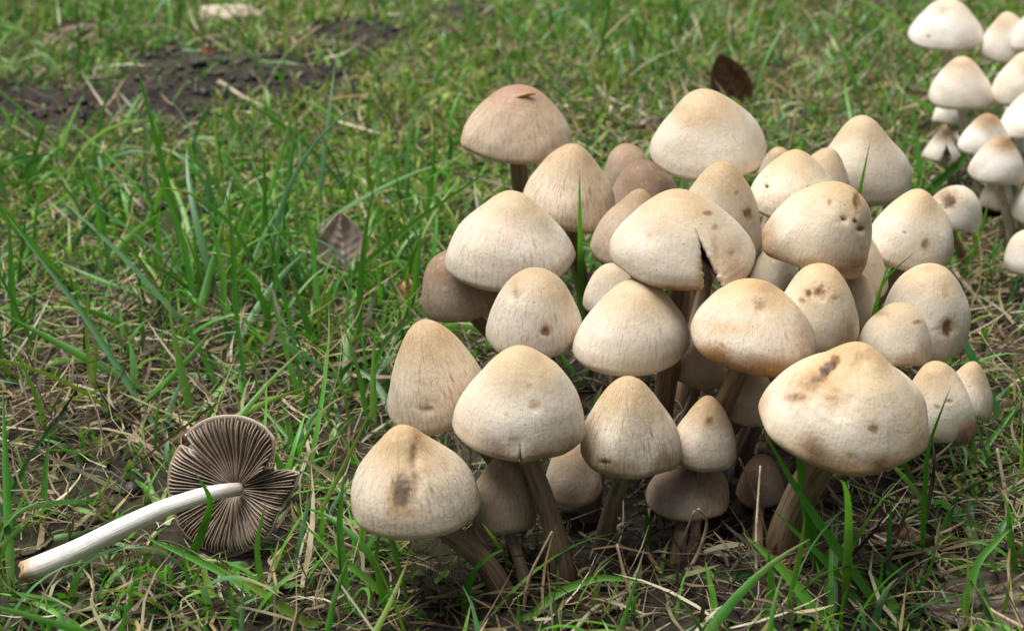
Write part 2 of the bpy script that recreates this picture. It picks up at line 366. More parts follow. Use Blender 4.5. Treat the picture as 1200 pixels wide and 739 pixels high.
def mat_cap():
    t = Mat('cap_skin')
    c = t.attr('Col').outputs['Color']; fv = t.attr('fv', True); fib = t.attr('fib').outputs['Fac']
    oc = t.node('ShaderNodeTexCoord').outputs['Object']
    s1 = t.noise(t.vmul(fv, (1, 1, .10)), 34, 4, .65)           # fine radial fibres
    s2 = t.noise(t.vmul(fv, (1, 1, .22)), 15, 3, .6, .4)        # broader streaks
    f1 = t.math('MULTIPLY', t.ramp(s1, .50, .72), t.math('MULTIPLY', fib, .9))
    f2 = t.math('MULTIPLY', t.ramp(s2, .54, .74), t.math('MULTIPLY', fib, .75))
    c = t.mix(f1, c, t.mix(1., c, (.50, .40, .31), 'MULTIPLY'))
    c = t.mix(f2, c, t.mix(1., c, (.58, .47, .36), 'MULTIPLY'))
    mo = t.noise(oc, 150, 5, .6)
    c = t.mix(t.ramp(mo, .50, .72, 0, .30), c, t.mix(1., c, (.80, .66, .47), 'MULTIPLY'))
    c = t.mix(t.ramp(t.noise(oc, 420, 3, .5), .56, .75, 0, .22), c, (.74, .66, .54))
    sp = t.noise(oc, 900, 2, .5)
    c = t.mix(t.ramp(sp, .715, .75, 0, .7), c, (.14, .08, .04))
    P(t, Base_Color=c, Roughness=t.ramp(mo, .3, .7, .42, .62), Subsurface_Weight=.16, Subsurface_Scale=.003, Specular_IOR_Level=.38)
    t.b.inputs['Subsurface Radius'].default_value = (1.0, .62, .36)
    hgt = t.math('ADD', t.math('MULTIPLY', s1, .35), t.math('ADD', t.math('MULTIPLY', mo, .45), t.math('MULTIPLY', t.noise(oc, 700, 3), .25)))
    t.bump(hgt, .0012, .6)
    return t.m

def mat_stem(name, fac=1.):
    t = Mat(name)
    c = t.attr('Col').outputs['Color']; fv = t.attr('fv', True)
    oc = t.node('ShaderNodeTexCoord').outputs['Object']
    s = t.noise(t.vmul(fv, (1, 1, .09)), 6, 4, .65)
    c = t.mix(t.ramp(s, .45, .66, 0, .85 * fac), c, t.mix(1., c, (.42, .33, .25), 'MULTIPLY'))
    c = t.mix(t.ramp(t.noise(oc, 260, 4), .52, .75, 0, .35 * fac), c, t.mix(1., c, (.6, .46, .32), 'MULTIPLY'))
    P(t, Base_Color=c, Roughness=.55)
    t.bump(t.math('ADD', s, t.math('MULTIPLY', t.noise(oc, 500, 3), .5)), .0006, .5)
    return t.m

def mat_gill():
    t = Mat('gill_flesh')
    c = t.attr('Col').outputs['Color']; oc = t.node('ShaderNodeTexCoord').outputs['Object']
    c = t.mix(t.ramp(t.noise(oc, 300, 4), .4, .7, 0, .45), c, t.mix(1., c, (.6, .52, .46), 'MULTIPLY'))
    P(t, Base_Color=c, Roughness=.7)
    return t.m

def mat_blade(name, trans, rough=.42, spec=.5):
    t = Mat(name)
    c = t.attr('Col').outputs['Color']; oc = t.node('ShaderNodeTexCoord').outputs['Object']
    c = t.mix(t.ramp(t.noise(oc, 190, 4), .42, .72, 0, .45), c, t.mix(1., c, (.66, .72, .5), 'MULTIPLY'))
    P(t, Base_Color=c, Roughness=rough, Specular_IOR_Level=spec)
    tr = t.node('ShaderNodeBsdfTranslucent'); t.put(tr.inputs[0], t.mix(1., c, (1.15, 1.25, .7), 'MULTIPLY'))
    mx = t.node('ShaderNodeMixShader'); mx.inputs[0].default_value = trans
    t.l.new(t.b.outputs[0], mx.inputs[1]); t.l.new(tr.outputs[0], mx.inputs[2]); t.l.new(mx.outputs[0], t.out.inputs[0])
    return t.m

def mat_soil():
    t = Mat('soil')
    oc = t.node('ShaderNodeTexCoord').outputs['Object']
    n1 = t.noise(oc, 26, 6, .6); n2 = t.noise(oc, 160, 5, .65); n3 = t.noise(oc, 7, 3)
    c = t.mix(t.ramp(n2, .35, .68), (.009, .007, .006), (.036, .027, .021))
    c = t.mix(t.ramp(n1, .45, .66, 0, .6), c, (.055, .040, .027))
    c = t.mix(t.ramp(n3, .46, .62, 0, .5), c, (.055, .062, .022))
    P(t, Base_Color=c, Roughness=.9, Specular_IOR_Level=.25)
    t.bump(t.math('ADD', n2, t.math('MULTIPLY', n1, .6)), .004, .9)
    return t.m

def mat_leaf(name):
    t = Mat(name)
    c = t.attr('Col').outputs['Color']; oc = t.node('ShaderNodeTexCoord').outputs['Object']
    n = t.noise(oc, 150, 5, .6)
    c = t.mix(t.ramp(n, .42, .7, 0, .7), c, t.mix(1., c, (.45, .38, .32), 'MULTIPLY'))
    P(t, Base_Color=c, Roughness=.6)
    t.bump(n, .0012, .6)
    return t.m

CAPM, STEMM, GILLM = mat_cap(), mat_stem('stem_flesh'), mat_gill()
WHITESTEM = mat_stem('white_stem_flesh', .35)
GREENM, DRYM, MOSSM = mat_blade('grass_green', .30), mat_blade('grass_dry', .18, .6, .3), mat_blade('moss_green', .25, .6, .3)
SOILM, LEAFM, STRAWM = mat_soil(), mat_leaf('dead_leaf'), mat_leaf('straw_stalk')

# ------------------------------------------------------------------ ground
GW1, GW2 = Wobble(5, 9.0, 14), Wobble(6, 34.0, 18)
GW3 = Wobble(8, 130.0, 24)
def blob(px, py, lst):
    o = np.zeros_like(px)
    for x, y, rx, ry, a in lst:
        o = o + a * np.exp(-(((px - x) / rx) ** 2 + ((py - y) / ry) ** 2))
    return o
SOIL = [(200, 104, 76, 34, 1.5), (320, 102, 84, 22, 1.5), (35, 138, 86, 24, 1.5), (115, 122, 50, 14, 1.1), (420, 50, 55, 16, 1.2), (545, 24, 40, 13, .9), (215, 250, 42, 18, .9), (70, 465, 45, 16, .45),
        (125, 562, 45, 14, .7), (400, 300, 28, 30, .6), (215, 140, 30, 18, .8), (190, 270, 40, 16, .6), (780, 640, 140, 60, .7), (930, 560, 90, 70, .6), (1150, 225, 40, 20, .5), (500, 130, 30, 10, .4)]
GREEN = [(280, 300, 110, 150, 1.3), (60, 220, 90, 70, .9), (90, 40, 120, 40, .8), (560, 40, 140, 36, .6), (770, 60, 110, 60, .8), (1000, 90, 110, 70, .6), (150, 690, 220, 60, .9), (460, 690, 130, 60, .8),
         (960, 700, 120, 60, .7), (420, 420, 70, 90, .9), (30, 380, 60, 90, .6), (1170, 650, 60, 90, .5), (470, 310, 60, 60, .6), (700, 720, 90, 30, .5), (1050, 620, 60, 60, .4)]
MOSS = [(470, 140, 130, 80, 1.1), (430, 230, 110, 60, 1.), (330, 170, 90, 40, .7), (640, 60, 160, 40, .7), (900, 60, 160, 40, .4), (250, 20, 200, 22, .6), (60, 300, 90, 40, .4), (720, 130, 60, 40, .6)]
THATCH = [(90, 540, 110, 60, .6), (150, 690, 220, 60, .6), (640, 120, 300, 60, .35), (200, 430, 260, 80, 1.), (1150, 330, 90, 130, 1.3), (1120, 610, 110, 130, 1.2), (620, 700, 300, 60, .9), (60, 560, 100, 120, .7), (350, 600, 90, 120, .8), (960, 110, 150, 60, .9), (300, 130, 160, 60, .5), (800, 660, 140, 60, .7)]

SW = Wobble(70, 55., 18)
def broken(x, y):
    return smooth(-.85, -.05, SW(np.stack([x, y, 0 * x], -1)))

def ground_z(x, y):
    x = np.asarray(x, float); y = np.asarray(y, float)
    Pn = np.stack([x, y, 0 * x], -1)
    far = smooth(1.0, 3.0, np.hypot(x, y))
    pp = project(Pn)
    so = np.where((y > .2) & (y < 2), np.clip(blob(pp[..., 0], pp[..., 1], SOIL), 0, 1) * broken(x, y), 0)
    z = .005 * GW1(Pn) + .0022 * GW2(Pn) + .0016 * GW3(Pn) * (1 + 2.5 * so) + so * .008
    flat = np.exp(-(((x - .05) / .15) ** 2 + ((y - .55) / .16) ** 2) ** 2)
    z = z * (1 - .7 * flat)
    z = z + far * .04 * Wobble(9, 1.1, 8)(Pn)
    return z

def axis(lo, hi, step, far):
    a = np.arange(lo, hi + 1e-6, step); out = []; s = step
    v = hi
    while v < far:
        s *= 1.35; v += s; out.append(v)
    neg = []; s = step; v = lo
    while v > -far:
        s *= 1.35; v -= s; neg.append(v)
    return np.concatenate([neg[::-1], a, out])

gx, gy = axis(-.85, .85, .0052, 150), axis(.2, 1.75, .0052, 150)
GX, GY = np.meshgrid(gx, gy)
gv = np.stack([GX.ravel(), GY.ravel(), ground_z(GX.ravel(), GY.ravel())], -1)
ii = np.arange(len(gx) * len(gy)).reshape(len(gy), len(gx))
gf = np.stack([ii[:-1, :-1], ii[:-1, 1:], ii[1:, 1:], ii[1:, :-1]], -1).reshape(-1, 4)
tag(mesh_np('ground', gv, gf, SOILM), kind='structure')

# ------------------------------------------------------------------ mushrooms
CREAM, WHITE = np.array([.635, .515, .345]), np.array([.79, .725, .63])
TAN, BROWN = np.array([.475, .295, .115]), np.array([.215, .120, .066])
INK = dict(ochre=(.50, .31, .13), rust=(.22, .115, .045), dark=(.05, .025, .014), brown=(.27, .14, .050), pink=(.34, .20, .145), scar=(.17, .125, .08), grey=(.42, .38, .32))

def tube(pts, rad, n=20, ell=None):
    pts = np.asarray(pts, float); k = len(pts)
    tg = np.gradient(pts, axis=0); tg /= np.linalg.norm(tg, axis=1)[:, None]
    side = np.cross(tg, [0.31, -.9, .28]); side /= np.linalg.norm(side, axis=1)[:, None]
    up = np.cross(tg, side)
    a = np.linspace(0, 2 * np.pi, n, endpoint=False)
    rad = np.asarray(rad)
    if rad.ndim == 1: rad = np.repeat(rad[:, None], n, 1)
    V = pts[:, None] + rad[..., None] * (np.cos(a)[None, :, None] * side[:, None] + np.sin(a)[None, :, None] * up[:, None])
    i = np.arange(k * n).reshape(k, n); j = np.roll(i, -1, 1)
    F = np.stack([i[:-1], i[1:], j[1:], j[:-1]], -1).reshape(-1, 4)
    V = np.vstack([V.reshape(-1, 3), pts[:1], pts[-1:]])
    c0 = np.stack([i[0], j[0], np.full(n, k * n)], -1); c1 = np.stack([j[-1], i[-1], np.full(n, k * n + 1)], -1)
    s = np.linspace(0, 1, k)
    fv = np.stack([np.tile(np.cos(a), k), np.tile(np.sin(a), k), np.repeat(s, n) * 8], -1)
    fv = np.vstack([fv, [[0, 0, 0], [0, 0, 8]]])
    return V, [F, c0, c1], fv

def bezier(p0, p1, p2, p3, n):
    t = np.linspace(0, 1, n)[:, None]
    return (1 - t) ** 3 * p0 + 3 * (1 - t) ** 2 * t * p1 + 3 * (1 - t) * t * t * p2 + t ** 3 * p3

STEMS = []
def build_mushroom(s):
    C, R, h, F, seed = s['C'], s['R'], s['h'], s['F'], s['seed']
    rng = np.random.default_rng(seed)
    # stem base on the ground
    if s['base']:
        b = on_ground(*s['base'])
    else:
        cen = CLUMP if s['cl'] == 0 else CLUMP2
        if s['cl'] == 1: cen = np.array([.29, .87, 0])
        b = C + (cen - C) * .35; b[2] = 0
    b[2] = ground_z(b[0], b[1])
    root = empty('mushroom', b)
    tag(root, s['label'], 'mushroom', 'mushrooms of the big clump' if s['cl'] == 0 else 'mushrooms of the small clump behind')
    big = (s['box'][1] - s['box'][0]) > 80
    nth, nt = (128, 64) if big else (80, 40)
    X, TH, T = unit_cap(s, nth, nt)
    V = C + (X * np.array([R, R, R * h])) @ F
    # normals from the grid
    dt = np.gradient(V, axis=0); dq = np.gradient(V, axis=1)
    N = np.cross(dt, dq); N /= (np.linalg.norm(N, axis=-1, keepdims=True) + 1e-12)
    N[0] = F[2]
    pp = project(V); facing = ((CAMP - V) * N).sum(-1) > 0
    px, py = pp[..., 0], pp[..., 1]
    def where(x, y, rx, ry, sharp=1.):
        wb_ = Wobble(int(x * 7 + y), 1500.0, 14)(V) + .6 * Wobble(int(x * 5 + y), 4200.0, 14)(V)
        e = ((px - x) / rx) ** 2 + ((py - y) / ry) ** 2
        return np.exp(-np.clip(e * np.clip(1 + .60 * wb_, .25, 3), 0, 60) ** sharp) * facing
    D = np.zeros(T.shape)
    for (x, y, r_, a) in s['dents']:
        D -= a * where(x, y, r_, r_ * (2.5 if s['key'] == 'I' and r_ < 8 else 1), 1.0)
    for (x, y, rx, ry, k_, a_) in s['spots']:
        if k_ in ('rust', 'dark') and rx < 8 and ry < 12: D -= .00045 * a_ * where(x, y, rx * .9, ry * .9, 2.)
    V = V + N * D[..., None]
    # pigment
    u = np.stack([np.cos(TH) * T, np.sin(TH) * T, T * .3], -1)
    n1, n2, n3 = Wobble(seed + 21, 3., 12)(u), Wobble(seed + 22, 9., 16)(u), Wobble(seed + 23, 2.0, 8)(u)
    wh = s.get('white', .0) + .14 * n1 + .10 * n2 + .55 * smooth(.28, .70, T) + .05
    col = CREAM + (WHITE - CREAM) * np.clip(wh, 0, 1)[..., None]
    def lay(w, c):
        nonlocal col
        col = col + (np.asarray(c) - col) * np.clip(w, 0, 1)[..., None]
    ap = (1 - smooth(.04, .50 + .12 * s['tan'], T + .10 * n1 + .05 * n2))
    lay(ap * s['tan'] * .95, TAN)
    lay(.40 * s['tan'] * smooth(.25, .9, n2 + .5 * n1) * (1 - smooth(.3, .75, T)), (.44, .27, .12))
    lay(.22 * smooth(.0, 1., n3 + .6 * n2), TAN)
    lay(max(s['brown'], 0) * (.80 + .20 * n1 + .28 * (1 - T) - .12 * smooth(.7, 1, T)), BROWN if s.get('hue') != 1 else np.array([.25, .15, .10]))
    if s.get('hue') == 2: lay(.25 + 0 * T, (.34, .16, .05))
    lay((.12 + 1.6 * s['rim']) * smooth(.74, 1.0, T + .10 * n2 + .06 * n1) * (.6 + .8 * smooth(-.3, .8, n1)), (.32, .17, .065))
    lay(.35 * smooth(.965, 1., T), (.45, .33, .20))
    wfine = np.clip(Wobble(seed + 50, 3000., 18)(V), -1, .4)
    for (x, y, rx, ry, k, a) in s['spots']:
        small = (rx < 8 and ry < 12) or k == 'scar'
        if small and k in ('rust', 'dark'): lay(.45 * a * where(x, y, rx * 1.8, ry * 1.8), INK['ochre'])
        lay(1.3 * a * where(x, y, rx * 1.1, ry * 1.1, 2.6 if small else 1.1) * (1 + .35 * wfine), INK[k])
    col = np.clip(col * s['tone'] * np.array([1, 1 - .025 * s['warm'], 1 - .07 * s['warm']]), .01, .9)
    nv = nth + 1
    idx = np.arange(nt * nv).reshape(nt, nv)
    split = s.get('split')
    if not split:
        idx[:, -1] = idx[:, 0]
    else:
        kk = int(split[1] * (nt - 1)) + 1
        idx[:kk, -1] = idx[:kk, 0]
    faces = np.stack([idx[:-1, :-1], idx[1:, :-1], idx[1:, 1:], idx[:-1, 1:]], -1).reshape(-1, 4)
    VV, CC_, FV = [V.reshape(-1, 3)], [col.reshape(-1, 3)], [np.stack([np.cos(TH), np.sin(TH), T * 2.2], -1).reshape(-1, 3)]
    FB = [np.full(T.size, s['fib'])]
    fl = [faces]
    if split:                                            # flesh: an inner skin and the two cut faces of the tear
        th = R * .075 * (1 - .6 * smooth(.8, 1, T))
        VI = V - N * th[..., None]
        n0 = nt * nv
        VV.append(VI.reshape(-1, 3)); CC_.append(np.tile([.60, .55, .50], (n0, 1))); FV.append(FV[0]); FB.append(np.zeros(n0))
        fl.append(faces[:, ::-1] + n0)
        for c, fl_ in ((0, 1), (nth, -1)):
            a_, b_ = idx[kk - 1:-1, c], idx[kk:, c]
            q = np.stack([a_, a_ + n0, b_ + n0, b_], -1)
            fl.append(q[:, ::fl_])
        e = np.stack([idx[-1, :-1], idx[-1, :-1] + n0, idx[-1, 1:] + n0, idx[-1, 1:]], -1)
        fl.append(e)
    cap = mesh_np('cap', np.vstack(VV) - b, fl, CAPM, root, np.vstack(CC_), dict(fv=np.vstack(FV), fib=np.concatenate(FB)))
    # gills: pleated underside, hanging inside the cap edge
    ng = 120 if big else 80
    q = np.linspace(0, 2 * np.pi, ng * 2 + 1)
    rr = np.array([.955, .86, .66, .42, .17])
    rimr = np.hypot(X[-1, :, 0], X[-1, :, 1]); rimz = X[-1, :, 2]
    ths = np.unwrap(TH[-1]); qq = ths[0] + (q / (2 * np.pi)) * (ths[-1] - ths[0])
    sc = np.interp(qq, ths, rimr) * (.99 if not split else .93); zr = np.interp(qq, ths, rimz)
    GV = np.zeros((len(rr), len(q), 3))
    plea = np.where(np.arange(len(q)) % 2 == 0, 1., -1.)
    for i, r_ in enumerate(rr):
        zz = zr * (1 - i / 3 if i < 3 else 0) * 1. + (.02 if i == 0 else 0) + (under_z(r_) + .05 if i else 0)
        zz = zz - plea * (.0 if i in (0,) else .035)
        GV[i, :, 0] = sc * r_ / .955 * np.cos(qq); GV[i, :, 1] = sc * r_ / .955 * np.sin(qq); GV[i, :, 2] = zz
    gvw = C + (GV * np.array([R, R, R * h])) @ F
    gi = np.arange(gvw.shape[0] * gvw.shape[1]).reshape(gvw.shape[:2])
    gfc = np.stack([gi[:-1, :-1], gi[:-1, 1:], gi[1:, 1:], gi[1:, :-1]], -1).reshape(-1, 4)
    gcol = np.array([.20, .135, .10]) if s['cl'] == 0 else np.array([.42, .36, .31])
    gcol = np.tile(gcol, (gi.size, 1)) * np.where(np.tile(plea, len(rr)) > 0, 1.15, .75)[:, None]
    mesh_np('gills', gvw.reshape(-1, 3) - b, gfc, GILLM, cap, gcol)
    if s.get('torn'):                                    # frayed gills standing in the torn gap
        na_, nf_ = 33, 12
        tt_ = np.linspace(.62, .985, nf_); pr_, pt_ = profile(s['shape'], 60)
        an_ = split[0] + np.linspace(-.46, .46, na_)
        TT, AN = np.meshgrid(tt_, an_, indexing='ij')
        edge_ = 1 - np.abs(np.linspace(-1, 1, na_)) ** 3
        pl_ = 1.075 + np.where(np.arange(na_) % 2 == 0, .045, -.02)[None] * edge_ - .16 * (1 - edge_) - .16 * (1 - smooth(.62 + .12 * np.abs(np.linspace(-1, 1, na_)), .80, TT))
        fray = 1 + .03 * np.random.default_rng(9).normal(size=(1, na_)) * smooth(.8, 1, TT)
        rr_ = np.interp(TT, pt_, pr_[:, 0]) * pl_ * fray * (1 + .03 * smooth(.6, 1, TT)); zz_ = np.interp(TT, pt_, pr_[:, 1])
        TG = C + (np.stack([rr_ * np.cos(AN), rr_ * np.sin(AN), zz_], -1) * np.array([R, R, R * h])) @ F
        ti = np.arange(na_ * nf_).reshape(nf_, na_)
        tfc = np.stack([ti[:-1, :-1], ti[1:, :-1], ti[1:, 1:], ti[:-1, 1:]], -1).reshape(-1, 4)
        tcl = np.where(np.arange(na_) % 2 == 0, 1., .40)[None, :, None] * np.array([.36, .235, .15]) * np.ones((nf_, na_, 1))
        mesh_np('torn_gills', TG.reshape(-1, 3) - b, tfc, GILLM, cap, tcl.reshape(-1, 3))
    # stem
    top = C + F[2] * R * h * .27
    ln = np.linalg.norm(top - b)
    pts = bezier(b - np.array([0, 0, .004]), b + np.array([0, 0, ln * .35]) + (top - b) * .12, top - F[2] * ln * .38, top, 26)
    rs = s.get('stem', .17 if s['cl'] == 0 else .155) * max(R, .012) * rng.uniform(.92, 1.08)
    t_ = np.linspace(0, 1, 26)
    prof = rs * (1.0 + .22 * (1 - smooth(0, .3, t_)) - .10 * t_ + .16 * smooth(.86, 1, t_))
    lump = Wobble(seed + 40, 90., 10)
    a = np.linspace(0, 2 * np.pi, 20, endpoint=False)
    rad = prof[:, None] * (1 + .06 * lump(pts)[:, None] + .03 * np.sin(2 * a + seed)[None, :])
    tv, tf, fv = tube(pts, rad)
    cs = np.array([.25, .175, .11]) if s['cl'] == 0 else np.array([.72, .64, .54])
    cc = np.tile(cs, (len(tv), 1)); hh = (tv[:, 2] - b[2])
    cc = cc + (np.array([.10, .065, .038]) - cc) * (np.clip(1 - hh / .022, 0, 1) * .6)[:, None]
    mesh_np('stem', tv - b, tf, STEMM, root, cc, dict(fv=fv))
    STEMS.append((pts, float(prof.max())))
    return root, b

ROOTS = {}
for s in M:
    ROOTS[s['key']] = build_mushroom(s)

# ------------------------------------------------------------------ the picked mushroom lying on its side, gills towards the camera
def picked_mushroom():
    ctr_px = (272, 573); d0 = .574
    C = at(*ctr_px, d0)
    mm = d0 * TANH / 600                                  # metres per photo pixel here
    n = np.array([-.30, -.86, .42]); n /= np.linalg.norm(n)   # gill side faces this way
    ex = np.array([1, 0, 0.]) - n * n[0]; ex /= np.linalg.norm(ex); ey = np.cross(n, ex)
    ctl = [(-180, 88), (-175, 88), (-147, 85), (-121, 81), (-92, 77), (-66, 71), (-51, 70), (-28, 63), (-12, 65), (2, 76), (14, 83), (21, 66), (24, 55),
           (30, 53), (34, 66), (45, 84), (58, 87), (75, 87), (92, 86), (112, 86), (126, 85), (131, 83), (135, 60), (139, 64), (144.5, 87), (163, 89), (180, 88)]
    ca = np.radians([c[0] for c in ctl]); cr = np.array([c[1] for c in ctl], float)
    def Rm(a): return np.interp((a + np.pi) % (2 * np.pi) - np.pi, ca, cr)
    wob = Wobble(77, 3., 10)
    def surf(a, f):
        """gill-side surface point; f = 0 centre .. 1 margin, in local (x, y, depth) pixels"""
        a = np.asarray(a, float); deg = np.degrees((a + np.pi) % (2 * np.pi) - np.pi)
        r = Rm(a) * f
        up = ((deg > 26.5) & (deg < 133.5)).astype(float)           # upper lobe, folded forward
        rgt = ((deg > -20) & (deg <= 26.5)).astype(float)
        dep = -12 + 15 * f ** 1.6 + up * 13 * smooth(.25, 1., f) * 1. - 7 * smooth(.82, 1., f) * (1 - .4 * up) - rgt * 5 * smooth(.3, 1, f)
        dep = dep + 3. * f * wob(np.stack([np.cos(a), np.sin(a), 0 * a], -1))
        return np.stack([r * np.cos(a), r * np.sin(a), dep], -1)
    def world_pt(p):
        return C + (p[..., 0:1] * ex + p[..., 1:2] * ey + p[..., 2:3] * n) * mm
    base = at(30, 664, .566); base[2] = 0
    root = empty('mushroom', base)
    tag(root, 'picked mushroom lying on its side, dark brown gills and bare white stem showing', 'mushroom')
    # cap flesh: gill-side skin and outer skin
    na, nf = 260, 26
    a = np.linspace(-np.pi, np.pi, na, endpoint=False); f = np.linspace(.02, 1, nf)
    A, Fm = np.meshgrid(a, f)
    S1 = surf(A, Fm); S2 = S1.copy()
    S2[..., 2] -= 7 * (1 - .75 * smooth(.7, 1, Fm)); S2[..., :2] *= 1.012
    i = np.arange(na * nf).reshape(nf, na); j = np.roll(i, -1, 1)
    f1 = np.stack([i[:-1], j[:-1], j[1:], i[1:]], -1).reshape(-1, 4)
    f2 = f1[:, ::-1] + na * nf
    fr = np.stack([i[-1], j[-1], j[-1] + na * nf, i[-1] + na * nf], -1)
    V = np.vstack([world_pt(S1).reshape(-1, 3), world_pt(S2).reshape(-1, 3)])
    c1 = np.array([.050, .033, .025]) + (np.array([.34, .27, .20]) - np.array([.050, .033, .025])) * smooth(.93, 1., Fm.ravel())[:, None]
    c2 = np.tile([.55, .44, .32], (na * nf, 1))
    fv = np.stack([np.cos(A), np.sin(A), Fm * 2], -1).reshape(-1, 3)
    cap = mesh_np('cap', V - base, [f1, f2, fr], GILLM, root, np.vstack([c1, c2]), dict(fv=np.vstack([fv, fv])))
    rng = np.random.default_rng(4)
    # gills, each its own plate: long ones reach the stem, short ones sit between them near the edge
    k = 114; ga = np.linspace(-np.pi, np.pi, k, endpoint=False) + rng.uniform(-.008, .008, k)
    for q, g in enumerate(ga):
        f0 = .10 if q % 2 == 0 else rng.uniform(.40, .55)
        fs = np.linspace(f0, rng.uniform(.93, .985), 9)
        bend = rng.uniform(-.012, .012)
        aa = g + bend * np.sin(fs * 3.1 + rng.uniform(0, 6))
        s0 = surf(aa, fs)
        hg = rng.uniform(.75, 1.1) * (8.5 if q % 2 == 0 else 6.0) * np.clip((1.0 - fs) / .42, 0, 1) ** .55 * smooth(f0 - .08, f0 + .12, fs) + .3
        th = .65 + .35 * fs
        sx = np.stack([-np.sin(aa), np.cos(aa), 0 * aa], -1)
        top = s0.copy(); top[:, 2] += hg
        l_, r_ = s0 - sx * th[:, None], s0 + sx * th[:, None]
        l_[:, 2] -= .5; r_[:, 2] -= .5
        tl, tr = top - sx * th[:, None] * .55, top + sx * th[:, None] * .55
        G = np.stack([l_, tl, tr, r_], 1)
        gi = np.arange(9 * 4).reshape(9, 4)
        gfc = np.stack([gi[:-1, :-1], gi[1:, :-1], gi[1:, 1:], gi[:-1, 1:]], -1).reshape(-1, 4)
        tint = rng.uniform(.75, 1.2)
        lo, hi = np.array([.115, .078, .055]) * tint, np.array([.350, .265, .200]) * tint
        gc = np.tile(np.stack([lo, hi, hi, lo]), (9, 1)) * (1 + .30 * smooth(.7, 1, np.repeat(fs, 4)))[:, None]
        mesh_np('gill', world_pt(G).reshape(-1, 3) - base, gfc, GILLM, cap, gc)
    # stem
    path = [(280, 573, .572), (262, 575, .5665), (235, 581, .5605), (190, 596, .5585), (140, 619, .5590), (85, 647, .5600), (48, 663, .5605), (29, 670, .5605)]
    w = np.array([8.2, 8.8, 9.4, 10.0, 10.9, 12.0, 13.4, 12.6])
    pts = np.array([at(*p) for p in path])
    L = np.concatenate([[0], np.cumsum(np.linalg.norm(np.diff(pts, axis=0), axis=1))]); L /= L[-1]
    tt = np.linspace(0, 1, 60)
    def sp(y):
        out = np.interp(tt, L, y)
        for _ in range(10): out[1:-1] = .25 * out[:-2] + .5 * out[1:-1] + .25 * out[2:]
        return out
    pp = np.stack([sp(pts[:, k_]) for k_ in range(3)], -1); rad = sp(w) * mm
    an = np.linspace(0, 2 * np.pi, 28, endpoint=False)
    R2 = rad[:, None] * (1 + .035 * Wobble(3, 120., 10)(pp)[:, None] + .02 * np.sin(3 * an + 1)[None])
    R2[-3:] *= (1 + .07 * np.sin(an * 5 + 2) * np.array([.2, .5, 1.])[:, None])
    tv, tf, fv = tube(pp, R2, 28)
    tn = np.concatenate([np.repeat(tt, 28), [0, 1]])
    cc = np.tile([.80, .765, .72], (len(tv), 1))
    cc = cc + (np.array([.46, .38, .33]) - cc) * (1 - smooth(.0, .16, tn))[:, None]
    cc = cc + (np.array([.36, .20, .08]) - cc) * smooth(.945, .975, tn)[:, None] * .9
    cc = cc + (np.array([.55, .44, .32]) - cc) * (smooth(.80, .97, tn) * .45)[:, None]
    soil_ = np.clip(Wobble(91, 900., 20)(tv) * 1.6 - .55, 0, 1) * smooth(.55, .95, tn) + .5 * np.clip(Wobble(92, 420., 14)(tv) * 1.5 - .5, 0, 1)
    cc = cc + (np.array([.24, .16, .10]) - cc) * np.clip(soil_ * .6, 0, .7)[:, None]
    stem = mesh_np('stem', tv - base, tf, WHITESTEM, root, cc, dict(fv=fv))
    # ragged broken base
    ax = pp[-1] - pp[-2]; ax /= np.linalg.norm(ax)
    u1 = np.cross(ax, [0, 0, 1.]); u1 /= np.linalg.norm(u1); u2 = np.cross(u1, ax)
    rg = np.linspace(0, 1, 7); ag = np.linspace(0, 2 * np.pi, 22, endpoint=False)
    RG, AG = np.meshgrid(rg, ag, indexing='ij')
    jag = Wobble(31, 3.3, 14)(np.stack([RG * np.cos(AG) * 1.6, RG * np.sin(AG) * 1.6, 0 * RG], -1)) * .0022 * (1 - .5 * RG) - .0002
    bv = pp[-1] + (u1 * (RG * np.cos(AG))[..., None] + u2 * (RG * np.sin(AG))[..., None]) * rad[-1] * 1.03 + ax * (jag + .0012 - .0016 * RG ** 6)[..., None]
    bi = np.arange(RG.size).reshape(RG.shape); bj = np.roll(bi, -1, 1)
    bf = np.stack([bi[:-1], bj[:-1], bj[1:], bi[1:]], -1).reshape(-1, 4)
    mesh_np('broken_base', bv.reshape(-1, 3) - base, bf, GILLM, stem, np.tile([.44, .26, .12], (bv.size // 3, 1)))
    STEMS.append((pp, float(rad.max())))
    return C
PICKED = picked_mushroom()

# fleck of bark on the dome cap behind the clump
def fleck():
    c = at(613, 113, .75 - .020)
    q = ROOTS['A'][0]
    s = [x for x in M if x['key'] == 'A'][0]
    X, TH, T = unit_cap(s, 144, 72); V = s['C'] + (X * np.array([s['R'], s['R'], s['R'] * s['h']])) @ s['F']
    pr = project(V); k = np.argmin(((pr[..., 0] - 613) ** 2 + (pr[..., 1] - 113) ** 2) + 1e6 * (V[..., 1] > s['C'][1])); c = V.reshape(-1, 3)[k]
    pts = np.array([c + np.array([-.0045, -.0004, -.0012]), c + np.array([-.0015, -.0006, .0002]), c + np.array([.002, -.0002, .0010]), c + np.array([.0055, .0006, .0008])])
    tv, tf, fv = tube(pts, np.array([.0003, .0009, .0010, .0003]), 8)
    o = mesh_np('bark_fleck', tv - c, tf, STRAWM, None, np.tile([.42, .22, .07], (len(tv), 1)), dict(fv=fv)); o.location = c
    tag(o, 'thin orange bark fleck stuck on the pinkish tan dome cap', 'fleck')
fleck()

